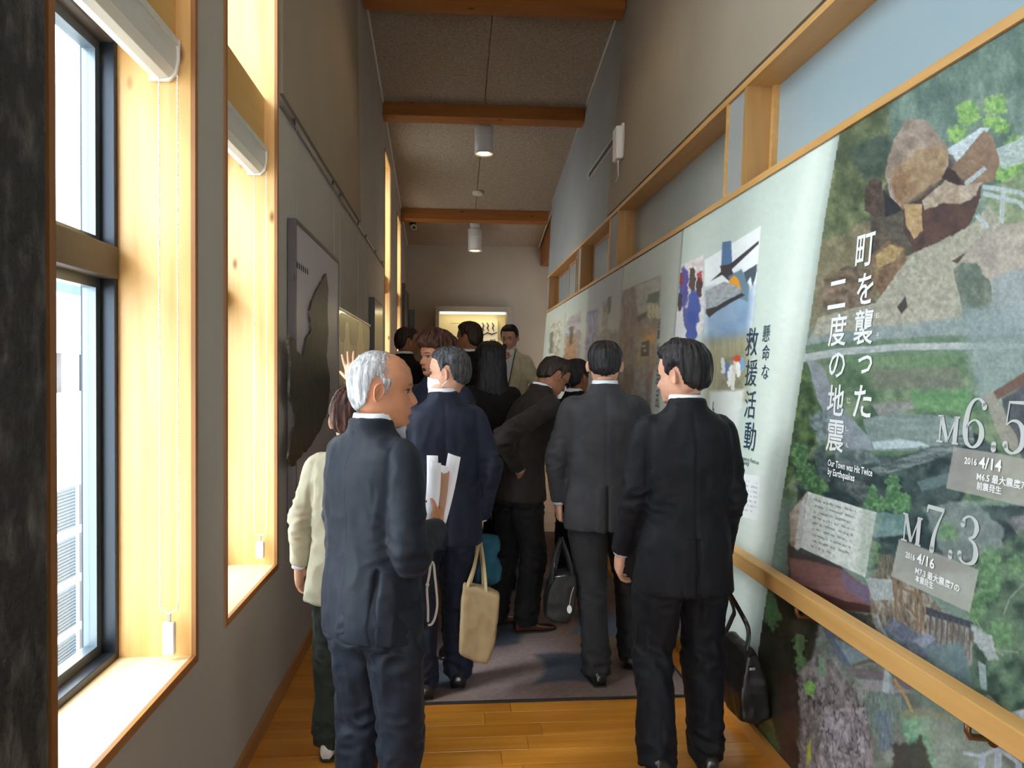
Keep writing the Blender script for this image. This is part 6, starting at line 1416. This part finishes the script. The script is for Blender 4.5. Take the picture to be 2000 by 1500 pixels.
wline('M7.3 最大震度7の', 1788, 1874, 1119, 14, 'label_text', M_TW, mural, .015); wline('本震発生', 1788, 1823, 1134, 13, 'label_text', M_TW, mural, .015)
# serif figures drawn with their own thick and thin strokes (unit box)
GL = {
 'M': [[(0, .03, .05), (.30, .03, .05)], [(.14, .03, .06), (.14, .97, .06)], [(0, .97, .05), (.26, .97, .05)], [(.16, .95, .16), (.50, .06, .12)], [(.50, .04, .05), (.82, .95, .05)], [(.84, .03, .16), (.84, .97, .16)], [(.72, .03, .05), (1, .03, .05)], [(.76, .97, .05), (1, .97, .05)]],
 '6': [[(.90, .84, .20), (.80, .93, .10), (.60, .985, .05), (.38, .93, .10), (.20, .76, .17), (.12, .50, .21), (.13, .28, .21), (.24, .10, .14), (.50, .02, .05), (.76, .10, .14), (.88, .28, .21), (.80, .46, .14), (.55, .56, .05), (.30, .50, .06), (.16, .38, .10)]],
 '5': [[(.15, .97, .06), (.90, .97, .10)], [(.18, .97, .05), (.12, .55, .04)], [(.12, .53, .04), (.35, .62, .06), (.62, .60, .10), (.82, .46, .19), (.86, .30, .21), (.76, .12, .14), (.50, .02, .06), (.26, .05, .10), (.14, .16, .20)]],
 '7': [[(.06, .80, .06), (.08, .94, .08)], [(.06, .93, .12), (.96, .93, .12)], [(.94, .93, .05), (.70, .64, .09), (.52, .34, .15), (.46, .02, .22)]],
 '3': [[(.16, .80, .20), (.24, .93, .08), (.50, .985, .05), (.74, .91, .14), (.82, .77, .19), (.72, .61, .10), (.48, .54, .05)], [(.48, .54, .05), (.76, .46, .12), (.88, .28, .21), (.78, .10, .14), (.48, .02, .05), (.22, .05, .09), (.12, .17, .20)]],
 '.': [[(.5, .35, .5), (.5, .65, .5)]]}
def glyph(ch, x0, x1, yt, yb, parent, m=M_TG):
    """x0..x1 pixel columns, yt/yb pixel rows at the left edge"""
    a = wall_pt((x0+x1)/2, yb); t = wall_pt((x0+x1)/2, yt); y0 = wall_pt(x0, (yt+yb)/2).y; y1 = wall_pt(x1, (yt+yb)/2).y; W_, H_ = abs(y0-y1), t.z-a.z; mb = MB()
    for st in GL[ch]:
        P = [Vector((p[0]*W_, p[1]*H_, 0)) for p in st]; wd = [p[2]*W_*1.18 for p in st]
        pts, ws = ([*P], wd) if len(P) == 2 else ((lambda r: (r[0], [q[0] for q in r[1]]))(capsule_path(P, wd, 6)))
        vs = []
        for i, p in enumerate(pts):
            d = (pts[min(i+1, len(pts)-1)]-pts[max(i-1, 0)]).normalized(); nrm = Vector((-d.y, d.x, 0)); 
            for sg in (1, -1): q = p+nrm*sg*ws[i]/2; z = a.z+q.y; vs.append((xr(z)-.0058, y0-q.x, z))
        mb.add(vs, [(2*i, 2*i+1, 2*i+3, 2*i+2) for i in range(len(pts)-1)])
        for e in ((0, -1) if len(P) > 2 or ch == '.' else ()):
            r = ws[e]/2; c0 = pts[e]; n = 14; cv = [(xr(a.z+c0.y+r*math.sin(2*PI*i/n))-.0058, y0-c0.x-r*math.cos(2*PI*i/n), a.z+c0.y+r*math.sin(2*PI*i/n)) for i in range(n)]
            if r > .06*W_: mb.add(cv, [tuple(range(n))])
    return mb.build('magnitude_figure', m, parent)
for g in (('M', 1831, 1874, 812, 866), ('6', 1882, 1925, 777, 876), ('.', 1932, 1950, 862, 884), ('5', 1960, 2008, 783, 888), ('M', 1762, 1801, 1006, 1062), ('7', 1807, 1844, 986, 1077), ('.', 1849, 1864, 1073, 1093), ('3', 1872, 1914, 1007, 1105)): glyph(*g, mural)
column([('救', 1457, 1480, 640, 695), ('援', 1456, 1479, 702, 754), ('活', 1455, 1476, 763, 817), ('動', 1454, 1476, 824, 880)], 'banner_title', M_TB, mural, .0)
column([('懸', 1490, 1504, 635, 667), ('命', 1489, 1503, 673, 704), ('な', 1488, 1502, 712, 740)], 'banner_title', M_TB, mural, 0)
wline('Emergency Rescue', 1440, 1482, 895, 8, 'banner_subtitle', M_TB, mural, 0); wline('Activity', 1440, 1463, 903, 8, 'banner_subtitle', M_TB, mural, 0)
column([('避', 1285, 1290, 622, 641), ('難', 1284, 1289, 644, 663), ('所', 1283, 1288, 670, 690), ('の', 1282, 1288, 697, 713), ('混', 1281, 1290, 720, 752), ('乱', 1281, 1289, 760, 796)], 'panel_title', M_TB, far_p, 0)
